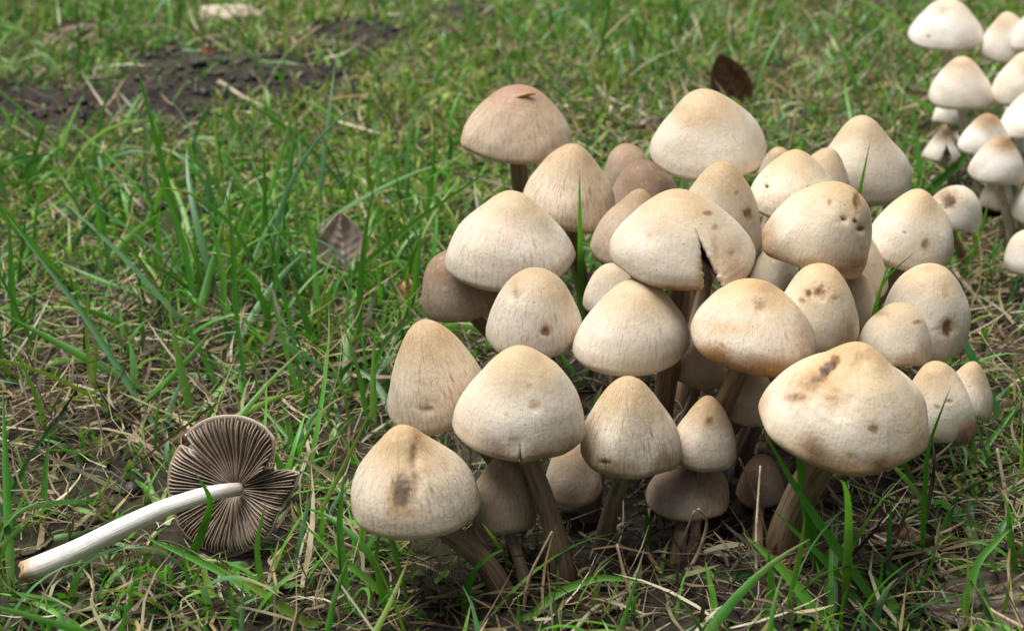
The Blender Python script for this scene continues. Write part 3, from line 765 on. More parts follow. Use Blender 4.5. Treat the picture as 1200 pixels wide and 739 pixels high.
# ------------------------------------------------------------------ grass blades picked out one by one
def strip(P_, W_, fold, nrm_hint=None):
    """one blade along P_ (k,3) with half-fold; returns verts, faces"""
    k = len(P_)
    tg = np.gradient(P_, axis=0); tg /= np.linalg.norm(tg, axis=1)[:, None]
    view = CAMP - P_; view /= np.linalg.norm(view, axis=1)[:, None]
    hint = view if nrm_hint is None else np.tile(nrm_hint, (k, 1))
    sd_ = np.cross(tg, hint); sd_ /= np.linalg.norm(sd_, axis=1)[:, None]
    nr = np.cross(sd_, tg)
    V = np.stack([P_ - sd_ * W_[:, None] / 2, P_ - nr * W_[:, None] * fold, P_ + sd_ * W_[:, None] / 2], 1).reshape(-1, 3)
    i = np.arange(k * 3).reshape(k, 3)
    F = np.stack([i[:-1, :-1], i[:-1, 1:], i[1:, 1:], i[1:, :-1]], -1).reshape(-1, 4)
    return V, F

def curve(pts, n):
    pts = np.asarray(pts, float)
    L = np.concatenate([[0], np.cumsum(np.linalg.norm(np.diff(pts, axis=0), axis=1))]); L /= L[-1]
    t = np.linspace(0, 1, n)
    o = np.stack([np.interp(t, L, pts[:, k]) for k in range(pts.shape[1])], -1)
    for _ in range(max(2, n // 5)): o[1:-1] = .25 * o[:-2] + .5 * o[1:-1] + .25 * o[2:]
    return o

GREENS = np.array([(.055, .215, .016), (.075, .255, .022), (.115, .300, .030), (.036, .150, .032), (.100, .240, .100), (.190, .305, .040)])
TR = []
def bl(pts, w, label, dd=0., c=1, tip=1): TR.append((pts, w, label, dd, c, tip))
# path from the root to the tip in photo pixels
bl([(291, 487), (274, 340), (268, 215)], 5, 'very tall thin upright blade above the picked mushroom', 0, 0)
bl([(264, 473), (240, 420), (208, 362)], 7, 'stout dark blade leaning away just above the picked mushroom cap', 0, 0)
bl([(188, 506), (101, 372), (5, 248)], 8, 'very long dark blade slanting across the turf to the bare soil', .03, 3)
bl([(359, 487), (338, 362), (304, 270)], 5, 'tall slightly arched blade beside the tallest thin upright blade', 0, 0)
bl([(365, 502), (340, 430), (315, 335)], 6, 'medium blade leaning parallel to the tall arched blade', 0, 1)
bl([(372, 352), (481, 263), (580, 195)], 7, 'long straight blade slanting up toward the pinkish tan dome cap', -.02, 2)
bl([(682, 400), (680, 300), (679, 198)], 7, 'narrow upright blade standing across the streaked tan cone cap', -.105, 1)
bl([(995, 420), (1000, 260), (1020, 165)], 8, 'short pointed blade before the smooth unspotted cream bell cap', -.06, 2)
bl([(1068, 240), (1120, 195), (1180, 127)], 9, 'broad blade slanting across the small white clump', -.02, 0)
bl([(1012, 500), (1030, 330), (1074, 294)], 6, 'small bent blade over the tall pitted cream cap', -.085, 2)
bl([(1015, 505), (1022, 370), (1045, 296)], 6, 'small upright blade crossing the bent one by the tall pitted cap', -.085, 1)
bl([(1040, 722), (937, 579), (890, 497)], 11, 'long broad blade bending up in front of the broadest cap', -.02, 1)
bl([(960, 672), (942, 575), (931, 498)], 14, 'wide upright blade tapering to a point under the broadest cap', -.035, 1)
bl([(982, 745), (919, 668), (870, 624)], 13, 'wide blade slanting up past the curled orange-brown leaf fragment', 0, 2)
bl([(1022, 720), (967, 656), (905, 596)], 9, 'narrower blade slanting alongside the wide one under the broadest cap', -.01, 1)
bl([(1080, 665), (1083, 597), (1086, 526), (1115, 450)], 6, 'thin curved blade in front of the cap with frayed gills', -.045, 0)
bl([(1195, 642), (1139, 612), (1088, 603)], 8, 'arched blade bending over flat beside the grey dead leaf', 0, 2)
bl([(1121, 742), (1145, 656), (1202, 600)], 10, 'broad blade curving up beyond the grey dead leaf', 0, 1)
bl([(1195, 670), (1130, 658), (1078, 644)], 7, 'flat blade lying across straw above the grey dead leaf', 0, 2)
bl([(1041, 682), (1042, 630), (1045, 582)], 7, 'upright dark blade beneath the broadest cap', 0, 0)
bl([(1062, 742), (1045, 705), (1022, 672)], 13, 'short wide blade before the broad bending one', 0, 2)
bl([(378, 730), (264, 671), (160, 624)], 11, 'long broad blade lying beneath the picked mushroom', 0, 1)
bl([(-10, 713), (60, 706), (128, 696)], 10, 'broad blade lying flat below the broken stem base', 0, 0)
bl([(212, 660), (236, 628), (249, 585), (228, 552)], 10, 'bent broad blade hooked over the white stem', -.030, 1)
bl([(-6, 604), (38, 528), (88, 470)], 6, 'dark thin blade slanting above the broken stem base', 0, 3)
bl([(49, 614), (52, 560), (58, 506)], 8, 'upright blade behind the broken stem base', 0, 1)
bl([(189, 600), (180, 585), (172, 553)], 8, 'short upright blade tucked behind the white stem', .02, 2)
bl([(347, 545), (340, 505), (329, 465)], 8, 'upright blade beside the right lobe of the picked cap', .0, 1)
bl([(277, 742), (270, 700), (263, 658)], 6, 'thin dark upright blade below the picked cap', 0, 0)
bl([(408, 716), (397, 613), (404, 548)], 10, 'upright blade with curved foot near the scarred low cap', -.01, 1)
bl([(494, 722), (408, 660), (346, 606)], 9, 'long blade slanting up toward the picked cap from the scarred cap', 0, 2)
bl([(380, 733), (313, 697), (246, 658)], 10, 'broad blade lying parallel below the long broad one', -.006, 5)
bl([(470, 500), (440, 446), (411, 426)], 9, 'pale arched blade beside the fibrous leaning cap', .02, 4)
bl([(602, 664), (585, 640), (565, 612)], 5, 'thin yellowish blade beside the scarred cap stem', -.05, 5)
bl([(710, 650), (716, 605), (721, 566)], 9, 'short upright blade under the streaked beige bell cap', -.02, 1)
bl([(760, 656), (758, 622), (758, 590)], 8, 'short straight blade before the flat brown cap', -.01, 0)
bl([(607, 730), (649, 695), (702, 674), (768, 684)], 10, 'arched blade bowing over straw before the stems', 0, 2)
bl([(765, 687), (830, 679), (904, 675)], 14, 'dark broad blade lying flat before the stems', 0, 3)
bl([(838, 742), (836, 700), (826, 655)], 9, 'upright blade growing through the bent straw', 0, 2)
bl([(130, 330), (120, 250), (96, 190)], 6, 'upright blade beside the bare dark soil patch', 0, 1)
bl([(232, 380), (215, 280), (170, 170)], 7, 'tall leaning blade in the dense tuft by the soil', 0, 1)
bl([(262, 400), (262, 320), (240, 226)], 7, 'broad blade in the middle of the dense tuft', 0, 2)
bl([(300, 420), (322, 340), (330, 250)], 6, 'blade at the far edge of the dense tuft, leaning to the clump', 0, 0)
bl([(20, 420), (14, 330), (10, 240)], 8, 'pair-less broad upright blade at the turf edge', 0, 1)
bl([(110, 470), (101, 390), (104, 320)], 6, 'yellow-green upright blade beside the very long slanting one', 0, 5)
bl([(420, 470), (450, 400), (500, 360)], 6, 'dark blade slanting toward the dark grey-brown cap', .0, 0)
bl([(395, 470), (440, 440), (470, 384)], 6, 'bluish green blade crossing behind the fibrous leaning cap', .02, 4)
bl([(388, 560), (345, 520), (300, 470)], 7, 'blade leaning over the top of the picked cap', .02, 1)
bl([(310, 700), (300, 640), (312, 585)], 7, 'blade standing before the lower lobe of the picked cap', -.02, 2)
bl([(455, 720), (440, 660), (446, 610)], 7, 'short bright blade below the scarred cap', -.02, 2)
bl([(893, 730), (905, 690), (900, 640)], 10, 'short broad blade beside the curled orange-brown leaf fragment', -.012, 1)
bl([(1170, 560), (1150, 530), (1196, 470)], 7, 'curved blade at the straw edge beyond the frayed cap', .02, 1)
bl([(1120, 330), (1150, 270), (1160, 230)], 6, 'thin blade between the small white spotted cap and the small clump', -.02, 2)
bl([(1110, 308), (1122, 285), (1128, 256)], 6, 'thin blade standing before the small white cap with brown centre', -.04, 2)
BL_PTS = []
for pts, w, label, dd, c, tip in TR:
    g0 = ground_d(*pts[0])
    p0 = on_ground(*pts[0]); z0 = float(ground_z(p0[0], p0[1]))
    k = len(pts)
    L = np.concatenate([[0], np.cumsum([math.hypot(pts[i + 1][0] - pts[i][0], pts[i + 1][1] - pts[i][1]) for i in range(k - 1)])]); L /= L[-1]
    W3 = np.array([at(x, y, g0 + dd * l) for (x, y), l in zip(pts, L)])
    W3[0, 2] = z0 - .003
    Pc = curve(W3, 22)
    gz = ground_z(Pc[:, 0], Pc[:, 1]); Pc[1:, 2] = np.maximum(Pc[1:, 2], gz[1:] + .0012)
    s_ = np.linspace(0, 1, 22)
    ww = w * 1.08 * g0 * TANH / 600 * np.minimum(1, .65 + 1.4 * s_) * np.clip(1 - s_ ** 2.6, .02, 1)
    rng = np.random.default_rng(int(pts[0][0] * 3 + pts[0][1]))
    V, F = strip(Pc, ww, .16 + .10 * rng.random())
    V = V.reshape(-1, 3)
    tw = rng.uniform(-.5, .5) * s_
    base_c = GREENS[c] * rng.uniform(.9, 1.15)
    cc = base_c[None] * np.ones((22, 1)); cc = cc + (np.array([.16, .20, .07]) - cc) * (np.clip(1 - s_ / .25, 0, 1) * .6)[:, None]
    cc = cc + (np.array([.26, .23, .07]) - cc) * (smooth(.90, 1., s_) * .6)[:, None]
    o = mesh_np('grass_blade', V - p0, F, GREENM, None, np.repeat(cc, 3, 0)); o.location = p0
    if 'blade' in label and 'grass' not in label: label = label.replace('blade', 'grass blade', 1)
    tag(o, label, 'grass blade', 'single grass blades')
    BL_PTS.append(Pc)

# ------------------------------------------------------------------ straw stalks and twigs
ST = []
def st(pts, w, label, col=(.42, .34, .20), lie=True, name='straw', cat='straw', dd=0.): ST.append((pts, w, label, col, lie, name, cat, dd))
st([(424, 200), (452, 228), (470, 243), (485, 262)], 8, 'pale flat straw stalk on the moss beside the curled grey leaf', (.50, .44, .33))
st([(415, 213), (422, 230), (431, 250)], 5, 'short pale straw stalk at the top of the curled grey leaf', (.50, .44, .33))
st([(887, 690), (886, 620), (891, 545)], 3.6, 'pale upright straw standing beside the dim buff cap', (.50, .42, .28), False)
st([(903, 640), (885, 580), (866, 536)], 4, 'thin grey stalk leaning in the dark under the brown-margined cap', (.22, .16, .11), False)
st([(796, 686), (821, 644), (831, 608), (818, 596)], 4.5, 'hooked dry straw bent over before the flat brown cap', (.40, .31, .20), False, dd=-.02)
st([(800, 660), (797, 640), (814, 598)], 3.5, 'dry straw leaning against the hooked one before the flat brown cap', (.36, .27, .17), False, dd=-.02)
st([(756, 730), (732, 676), (723, 637)], 5, 'crooked brown straw rising before the stems', (.26, .18, .11), False)
st([(668, 742), (696, 710), (736, 690)], 6, 'bent pale straw lying before the arched grass blade', (.38, .31, .21))
st([(612, 716), (619, 676), (647, 622)], 4, 'thin pale straw leaning against the nicked cap stem', (.36, .28, .18), False, dd=-.01)
st([(1184, 624), (1178, 575), (1168, 525)], 5, 'pale straw standing at the edge beyond the frayed cap', (.48, .40, .27), False)
st([(1150, 560), (1110, 580), (1085, 600)], 5, 'pale curved straw on the ground below the frayed cap', (.44, .36, .24))
st([(1120, 310), (1142, 335), (1165, 362)], 7, 'thick pale straw beside the pit-marked tall cap', (.40, .33, .24))
st([(1200, 292), (1180, 305), (1166, 318)], 5, 'pale straw under the low white cap', (.40, .33, .24))
st([(718, 30), (690, 46), (660, 64), (638, 79)], 9, 'brown twig lying in the turf behind the clump', (.22, .145, .10), name='twig', cat='twig')
st([(705, 112), (718, 118), (732, 123)], 5, 'short pale straw behind the reddish brown cap', (.52, .46, .36))
st([(947, 132), (948, 150), (950, 166)], 5, 'pale chip standing behind the smooth unspotted cream bell cap', (.50, .46, .40), False)
st([(257, 103), (290, 120), (334, 130)], 6, 'pale flattened straw across the bare dark soil', (.40, .33, .23))
st([(237, 154), (262, 158), (290, 162)], 5, 'pale straw below the bare dark soil', (.40, .33, .22))
st([(196, 480), (222, 500), (232, 520)], 5, 'straw touching the upper lobe of the picked cap', (.45, .37, .24))
st([(150, 455), (110, 470), (70, 468)], 5, 'straw lying over the dark hollow above the broken stem base', (.40, .32, .2))
st([(325, 575), (322, 555), (328, 530)], 6, 'broad pale straw behind the gap in the picked cap', (.45, .38, .27), False, dd=.02)
st([(380, 655), (430, 668), (490, 655), (505, 648)], 6, 'curved brown stalk lying beside the scarred cap stem', (.20, .14, .08))
st([(1200, 740), (1160, 715), (1150, 700)], 5, 'looping pale straw on the grey dead leaf', (.48, .38, .24))
for pts, w, label, col, lie, name, cat, dd in ST:
    if lie:
        W3 = np.array([on_ground(*p, z=.006) for p in pts])
        W3[:, 2] = ground_z(W3[:, 0], W3[:, 1]) + .0045
    else:
        g0 = ground_d(*pts[0]); k = len(pts) - 1
        W3 = np.array([at(x, y, g0 + dd * i / k) for i, (x, y) in enumerate(pts)])
        W3[0, 2] = float(ground_z(W3[0, 0], W3[0, 1])) - .003
    Pc = curve(W3, 16)
    mmp = np.linalg.norm(W3[0] - CAMP) * TANH / 600
    s_ = np.linspace(0, 1, 16)
    rng = np.random.default_rng(int(pts[0][0] + 5 * pts[0][1]))
    a = np.linspace(0, 2 * np.pi, 8, endpoint=False)
    rad = (w * mmp * .5 * (1 - .45 * s_))[:, None] * (1 + .12 * Wobble(int(pts[0][0]), 300., 8)(Pc))[:, None] * (1 + .25 * np.cos(2 * a + 1))[None]
    if name == 'twig': rad *= (1 + .2 * (np.arange(16) % 5 == 0))[:, None]
    tv, tf, fv = tube(Pc, rad, 8)
    o = mesh_np(name, tv - W3[0], tf, STRAWM, None, np.tile(col, (len(tv), 1)) * rng.uniform(.9, 1.1), dict(fv=fv)); o.location = W3[0]
    tag(o, label, cat)

# ------------------------------------------------------------------ dead leaves
def leaf(p0, axis_, nrm, length, width, curl, bendl, col, label, seed, lobes=0.):
    axis_ = np.asarray(axis_, float); axis_ /= np.linalg.norm(axis_)
    nrm = np.asarray(nrm, float); nrm -= axis_ * (nrm @ axis_); nrm /= np.linalg.norm(nrm)
    sd_ = np.cross(axis_, nrm)
    nu, nvv = 40, 25
    u, v = np.meshgrid(np.linspace(0, 1, nu), np.linspace(-1, 1, nvv), indexing='ij')
    hw = width / 2 * np.sin(np.pi * np.clip(u * .97 + .015, 0, 1)) ** .75 * (1 + lobes * np.sin(u * 26 + seed))
    hw = hw * (1 + .06 * Wobble(seed, 16., 8)(np.stack([u, np.sign(v), 0 * u], -1)))
    ang = v * curl
    x = hw * np.where(abs(curl) > .01, np.sin(ang) / max(abs(curl), .01), v)
    y = hw * (1 - np.cos(ang)) / max(abs(curl), .01)
    ba = bendl * (u - .3)
    y = y + length * (1 - np.cos(ba)) * .5
    vein = np.abs(np.sin((u * 7 - np.abs(v) * 1.6) * np.pi)) ** .35
    y = y + .0012 * (1 - vein) * (1 - np.abs(v)) + .0018 * np.exp(-(v / .06) ** 2) + .0022 * Wobble(seed + 1, 5., 12)(np.stack([u, v, 0 * u], -1))
    top = p0 + (u * length)[..., None] * axis_ + x[..., None] * sd_ + y[..., None] * nrm
    V = top.reshape(-1, 3)
    V = np.vstack([V, V - nrm * .0004])
    i = np.arange(nu * nvv).reshape(nu, nvv); n0 = nu * nvv
    f1 = np.stack([i[:-1, :-1], i[1:, :-1], i[1:, 1:], i[:-1, 1:]], -1).reshape(-1, 4)
    edge = np.concatenate([i[0, :], i[1:, -1], i[-1, -2::-1], i[-2:0:-1, 0]])
    e2 = np.roll(edge, -1)
    fe = np.stack([edge, edge + n0, e2 + n0, e2], -1)
    c = np.asarray(col)[None] * (.72 + .28 * vein.ravel() + .35 * np.exp(-(v.ravel() / .07) ** 2))[:, None]
    o = mesh_np('dead_leaf', V - p0, [f1, f1[:, ::-1] + n0, fe], LEAFM, None, np.vstack([c, c])); o.location = p0
    tag(o, label, 'leaf', 'dead leaves in the turf')
    return V
g = on_ground(405, 322); g[2] = ground_z(g[0], g[1]) - .002
leaf(g, (-.05, .25, 1), (-.1, -1, .3), .030, .026, .8, 1.1, (.56, .44, .395), 'curled grey-brown dead leaf standing in the turf beside the clump', 3)
g = on_ground(872, 135); g[2] = -.002
leaf(g, (-.40, .1, 1), (-.25, -1, .2), .046, .030, .9, .9, (.19, .085, .050), 'dark reddish brown dead leaf standing behind the tallest pale cap', 5)
g = on_ground(1080, 728); g[2] = ground_z(g[0], g[1]) + .002
leaf(g, (1, .12, .02), (.1, -.3, 1), .046, .024, .35, .4, (.13, .10, .08), 'flat grey-brown dead leaf on the ground before the broadest cap', 8, .04)
g = on_ground(476, 366); g[2] = ground_z(g[0], g[1]) - .001
leaf(g, (.05, .3, 1), (-.3, -1, .3), .017, .013, .8, .6, (.50, .30, .12), 'small orange-buff dead leaf beside the dark grey-brown cap', 11)
g = on_ground(45, 60); g[2] = ground_z(g[0], g[1]) + .002
leaf(g, (1, .2, .25), (.1, -.5, 1), .050, .03, .7, .7, (.17, .10, .07), 'brown dead leaf in the turf beyond the bare soil', 13)
g = on_ground(1010, 640); g[2] = ground_z(g[0], g[1]) + .003
leaf(g, (.9, -.5, .15), (0, -.4, 1), .026, .012, .9, .9, (.16, .10, .06), 'narrow curled brown leaf in the straw under the broadest cap', 15)
g = on_ground(110, 180); g[2] = ground_z(g[0], g[1]) + .003
leaf(g, (.9, .3, .1), (0, -.4, 1), .016, .010, .6, .4, (.55, .36, .12), 'tiny yellow dead leaf below the bare dark soil', 17)
g = on_ground(236, 84); g[2] = ground_z(g[0], g[1]) + .005
leaf(g, (.9, .3, .15), (0, -.6, 1), .013, .008, .6, .4, (.30, .11, .05), 'tiny orange-red dead leaf on the bare dark soil', 19)
g = on_ground(745, 160); g[2] = ground_z(g[0], g[1]) + .004
leaf(g, (.8, .3, .15), (0, -.6, 1), .018, .012, .8, .4, (.34, .25, .22), 'small pinkish grey leaf behind the reddish brown cap', 21)

g = on_ground(902, 662); g[2] = ground_z(g[0], g[1]) - .001
leaf(g, (.75, .15, .55), (-.35, -1, .45), .019, .014, 1.3, 1.2, (.36, .19, .07), 'curled orange-brown leaf fragment on the ground under the broadest cap', 23, .05)

# pale old fungus lump at the far turf edge
def lump():
    c = on_ground(268, 30); c[2] = ground_z(c[0], c[1])
    nth, nph = 48, 28
    ph, th = np.meshgrid(np.linspace(0, np.pi, nph), np.linspace(0, 2 * np.pi, nth, endpoint=False), indexing='ij')
    d = np.stack([np.sin(ph) * np.cos(th), np.sin(ph) * np.sin(th), np.cos(ph)], -1)
    r = 1 + .25 * Wobble(50, 3., 12)(d) + .18 * Wobble(51, 8., 18)(d) + .10 * Wobble(52, 17., 20)(d)
    V = c + d * r[..., None] * np.array([.024, .02, .010]) + np.array([0, 0, .004])
    i = np.arange(nth * nph).reshape(nph, nth); j = np.roll(i, -1, 1)
    F = np.stack([i[:-1], i[1:], j[1:], j[:-1]], -1).reshape(-1, 4)
    o = mesh_np('fungus_lump', V.reshape(-1, 3) - c, F, LEAFM, None, np.tile([.44, .38, .26], (nth * nph, 1))); o.location = c
    tag(o, 'pale cream crumbly lump in the grass beyond the bare soil', 'lump')
lump()

# ------------------------------------------------------------------ turf: loose grass, thatch, moss, soil crumbs (nobody could count them)
CAPS = [(s['C'], s['R'], s['h'], s['F'], s) for s in M]
def hits_mushroom(Pt, pad=1.06):
    """Pt (n,k,3): True where any point enters a cap or a stem"""
    n, k, _ = Pt.shape; Q = Pt.reshape(-1, 3); bad = np.zeros(len(Q), bool)
    for s in M:
        near = np.where(((Q - s['C']) ** 2).sum(1) < (s['R'] * 2.4) ** 2)[0]
        if len(near): 
            L = (Q[near] - s['C']) @ s['F'].T / s['R']
            r = np.hypot(L[:, 0], L[:, 1]); z = L[:, 2] / s['h']
            bad[near] |= (r < pad) & (z > -.12) & (z < 1.05 - .75 * r ** 1.5)
    for pts, rad in STEMS:
        lo, hi = pts.min(0) - rad * 1.5, pts.max(0) + rad * 1.5
        near = np.where(((Q > lo) & (Q < hi)).all(1))[0]
        if len(near):
            dd = ((Q[near][:, None] - pts[None, ::2]) ** 2).sum(-1).min(1)
            bad[near] |= dd < (rad * 1.25) ** 2
    near = np.where(((Q - PICKED) ** 2).sum(1) < .026 ** 2)[0]
    if len(near):
        rel = Q[near] - PICKED; nn = np.array([-.30, -.86, .42]); nn /= np.linalg.norm(nn)
        bad[near] |= np.abs(rel @ nn) < .005
    return bad.reshape(n, k).any(1)

def hides_mushroom(Pt, keep=0.0, rng=None):
    """True where a loose blade would stand in front of a cap or of the picked mushroom"""
    Pt = np.concatenate([Pt, (Pt[:, 1:] + Pt[:, :-1]) / 2], 1)
    n, k, _ = Pt.shape; pr = project(Pt.reshape(-1, 3)); bad = np.zeros(n * k, bool)
    for s in M:
        L, R_, T, B = s['box']
        e = ((pr[:, 0] - (L + R_) / 2) / ((R_ - L) / 2 + 2)) ** 2 + ((pr[:, 1] - (T + B) / 2) / ((B - T) / 2 + 2)) ** 2
        bad |= (e < 1) & (pr[:, 2] < s['d'] + .0)
    e = ((pr[:, 0] - 268) / 84) ** 2 + ((pr[:, 1] - 568) / 74) ** 2
    bad |= (e < 1) & (pr[:, 2] < .58)
    bad |= (((pr[:, 0] - 404) / 24) ** 2 + ((pr[:, 1] - 262) / 34) ** 2 < 1) & (pr[:, 2] < .86)
    t = np.clip((pr[:, 0] - 25) / 250, 0, 1); yl = 664 - 90 * t - 12 * np.sin(t * 3.14)
    bad |= (pr[:, 0] > 20) & (pr[:, 0] < 285) & (np.abs(pr[:, 1] - yl) < 15) & (pr[:, 2] < .575)
    b = bad.reshape(n, k).any(1)
    if rng is not None: b &= rng.random(n) > keep
    return b

def sample_ground(rng, n):
    """points in the view wedge (widened well past the frame)"""
    y = np.sqrt(rng.uniform(.30 ** 2, 1.75 ** 2, n)); x = rng.uniform(-1, 1, n) * (.10 + .46 * y)
    return x, y

def grow(rng, x, y, az, a0, bend, L, W, S, c0, c1, fold, wig=0., z0=None, clampz=.0006):
    n = len(x); s = np.linspace(0, 1, S + 1)
    al = a0[:, None] + bend[:, None] * s[None] ** 1.4
    azz = az[:, None] + (wig if np.ndim(wig) else np.full(n, wig))[:, None] * s[None]
    d = np.stack([np.sin(al) * np.cos(azz), np.sin(al) * np.sin(azz), np.cos(al)], -1)
    gz = ground_z(x, y)
    p = np.zeros((n, S + 1, 3)); p[:, 0] = np.stack([x, y, gz + (z0 if z0 is not None else -.002)], -1)
    p[:, 1:] = p[:, :1] + np.cumsum((d[:, 1:] + d[:, :-1]) / 2, 1) * (L / S)[:, None, None]
    p[:, 1:, 2] = np.maximum(p[:, 1:, 2], gz[:, None] + clampz)
    return p, d, azz, s

def build_strips(name, p, d, azz, s, W, c0, c1, tw, fold, mat, label, cat):
    n, k, _ = p.shape
    hx = np.stack([-np.sin(azz), np.cos(azz), 0 * azz], -1)
    nr = np.cross(d, hx)
    tw = tw[:, None] * (0.4 + s[None]) if np.ndim(tw) else tw
    side = np.cos(tw)[..., None] * hx + np.sin(tw)[..., None] * nr
    nn = -np.sin(tw)[..., None] * hx + np.cos(tw)[..., None] * nr
    w = W[:, None] * (np.minimum(1, .6 + 1.6 * s) * np.clip(1 - s ** 2.4, .04, 1))[None]
    A, B = p - side * w[..., None] / 2, p + side * w[..., None] / 2
    col = c0[:, None] + (c1 - c0)[:, None] * smooth(0, .45, s)[None, :, None]
    tipc = np.random.default_rng(n).random(n); tipw = (np.clip((tipc - .55) / .45, 0, 1))[:, None] * smooth(.55, .95, s)[None]
    if mat is GREENM: col = col + (np.array([.36, .28, .12]) - col) * (tipw * .85)[..., None]
    if fold:
        Mid = p + nn * (w * fold)[..., None]
        V = np.stack([A, Mid, B], 2); m_ = 3
    else:
        V = np.stack([A, B], 2); m_ = 2
    i = np.arange(n * k * m_).reshape(n, k, m_)
    F = np.stack([i[:, :-1, :-1], i[:, :-1, 1:], i[:, 1:, 1:], i[:, 1:, :-1]], -1).reshape(-1, 4)
    C = np.repeat(col, m_, 1).reshape(-1, 3)
    o = mesh_np(name, V.reshape(-1, 3), F, mat, None, C)
    return tag(o, label, cat, kind='stuff')

def fields(x, y):
    pr = project(np.stack([x, y, 0 * x], -1)); px, py = pr[:, 0], pr[:, 1]
    return px, py, np.clip(blob(px, py, SOIL), 0, 1) * broken(x, y), blob(px, py, GREEN), blob(px, py, MOSS), blob(px, py, THATCH)

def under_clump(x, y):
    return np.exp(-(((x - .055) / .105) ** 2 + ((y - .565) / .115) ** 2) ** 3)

def cut_short(rng, x, y, az, a0, bend, L, W, S, wig, z0=None, hide=True):
    """grow; blades that would run into or cover a mushroom are grown shorter, then dropped"""
    p, d, azz, s = grow(rng, x, y, az, a0, bend, L, W, S, None, None, 0, wig, z0=z0)
    good = np.ones(len(x), bool)
    for f in (.55, .5, 0):
        bad = hits_mushroom(p)
        if hide: bad |= hides_mushroom(p)
        bad &= good
        if f == 0: good &= ~bad; break
        i = np.where(bad)[0]
        if not len(i): break
        L[i] *= f
        q = grow(rng, x[i], y[i], az[i], a0[i], bend[i], L[i], W[i], S, None, None, 0, wig[i], z0=None if z0 is None else z0[i])
        p[i], d[i], azz[i] = q[0], q[1], q[2]
    return p, d, azz, s, good

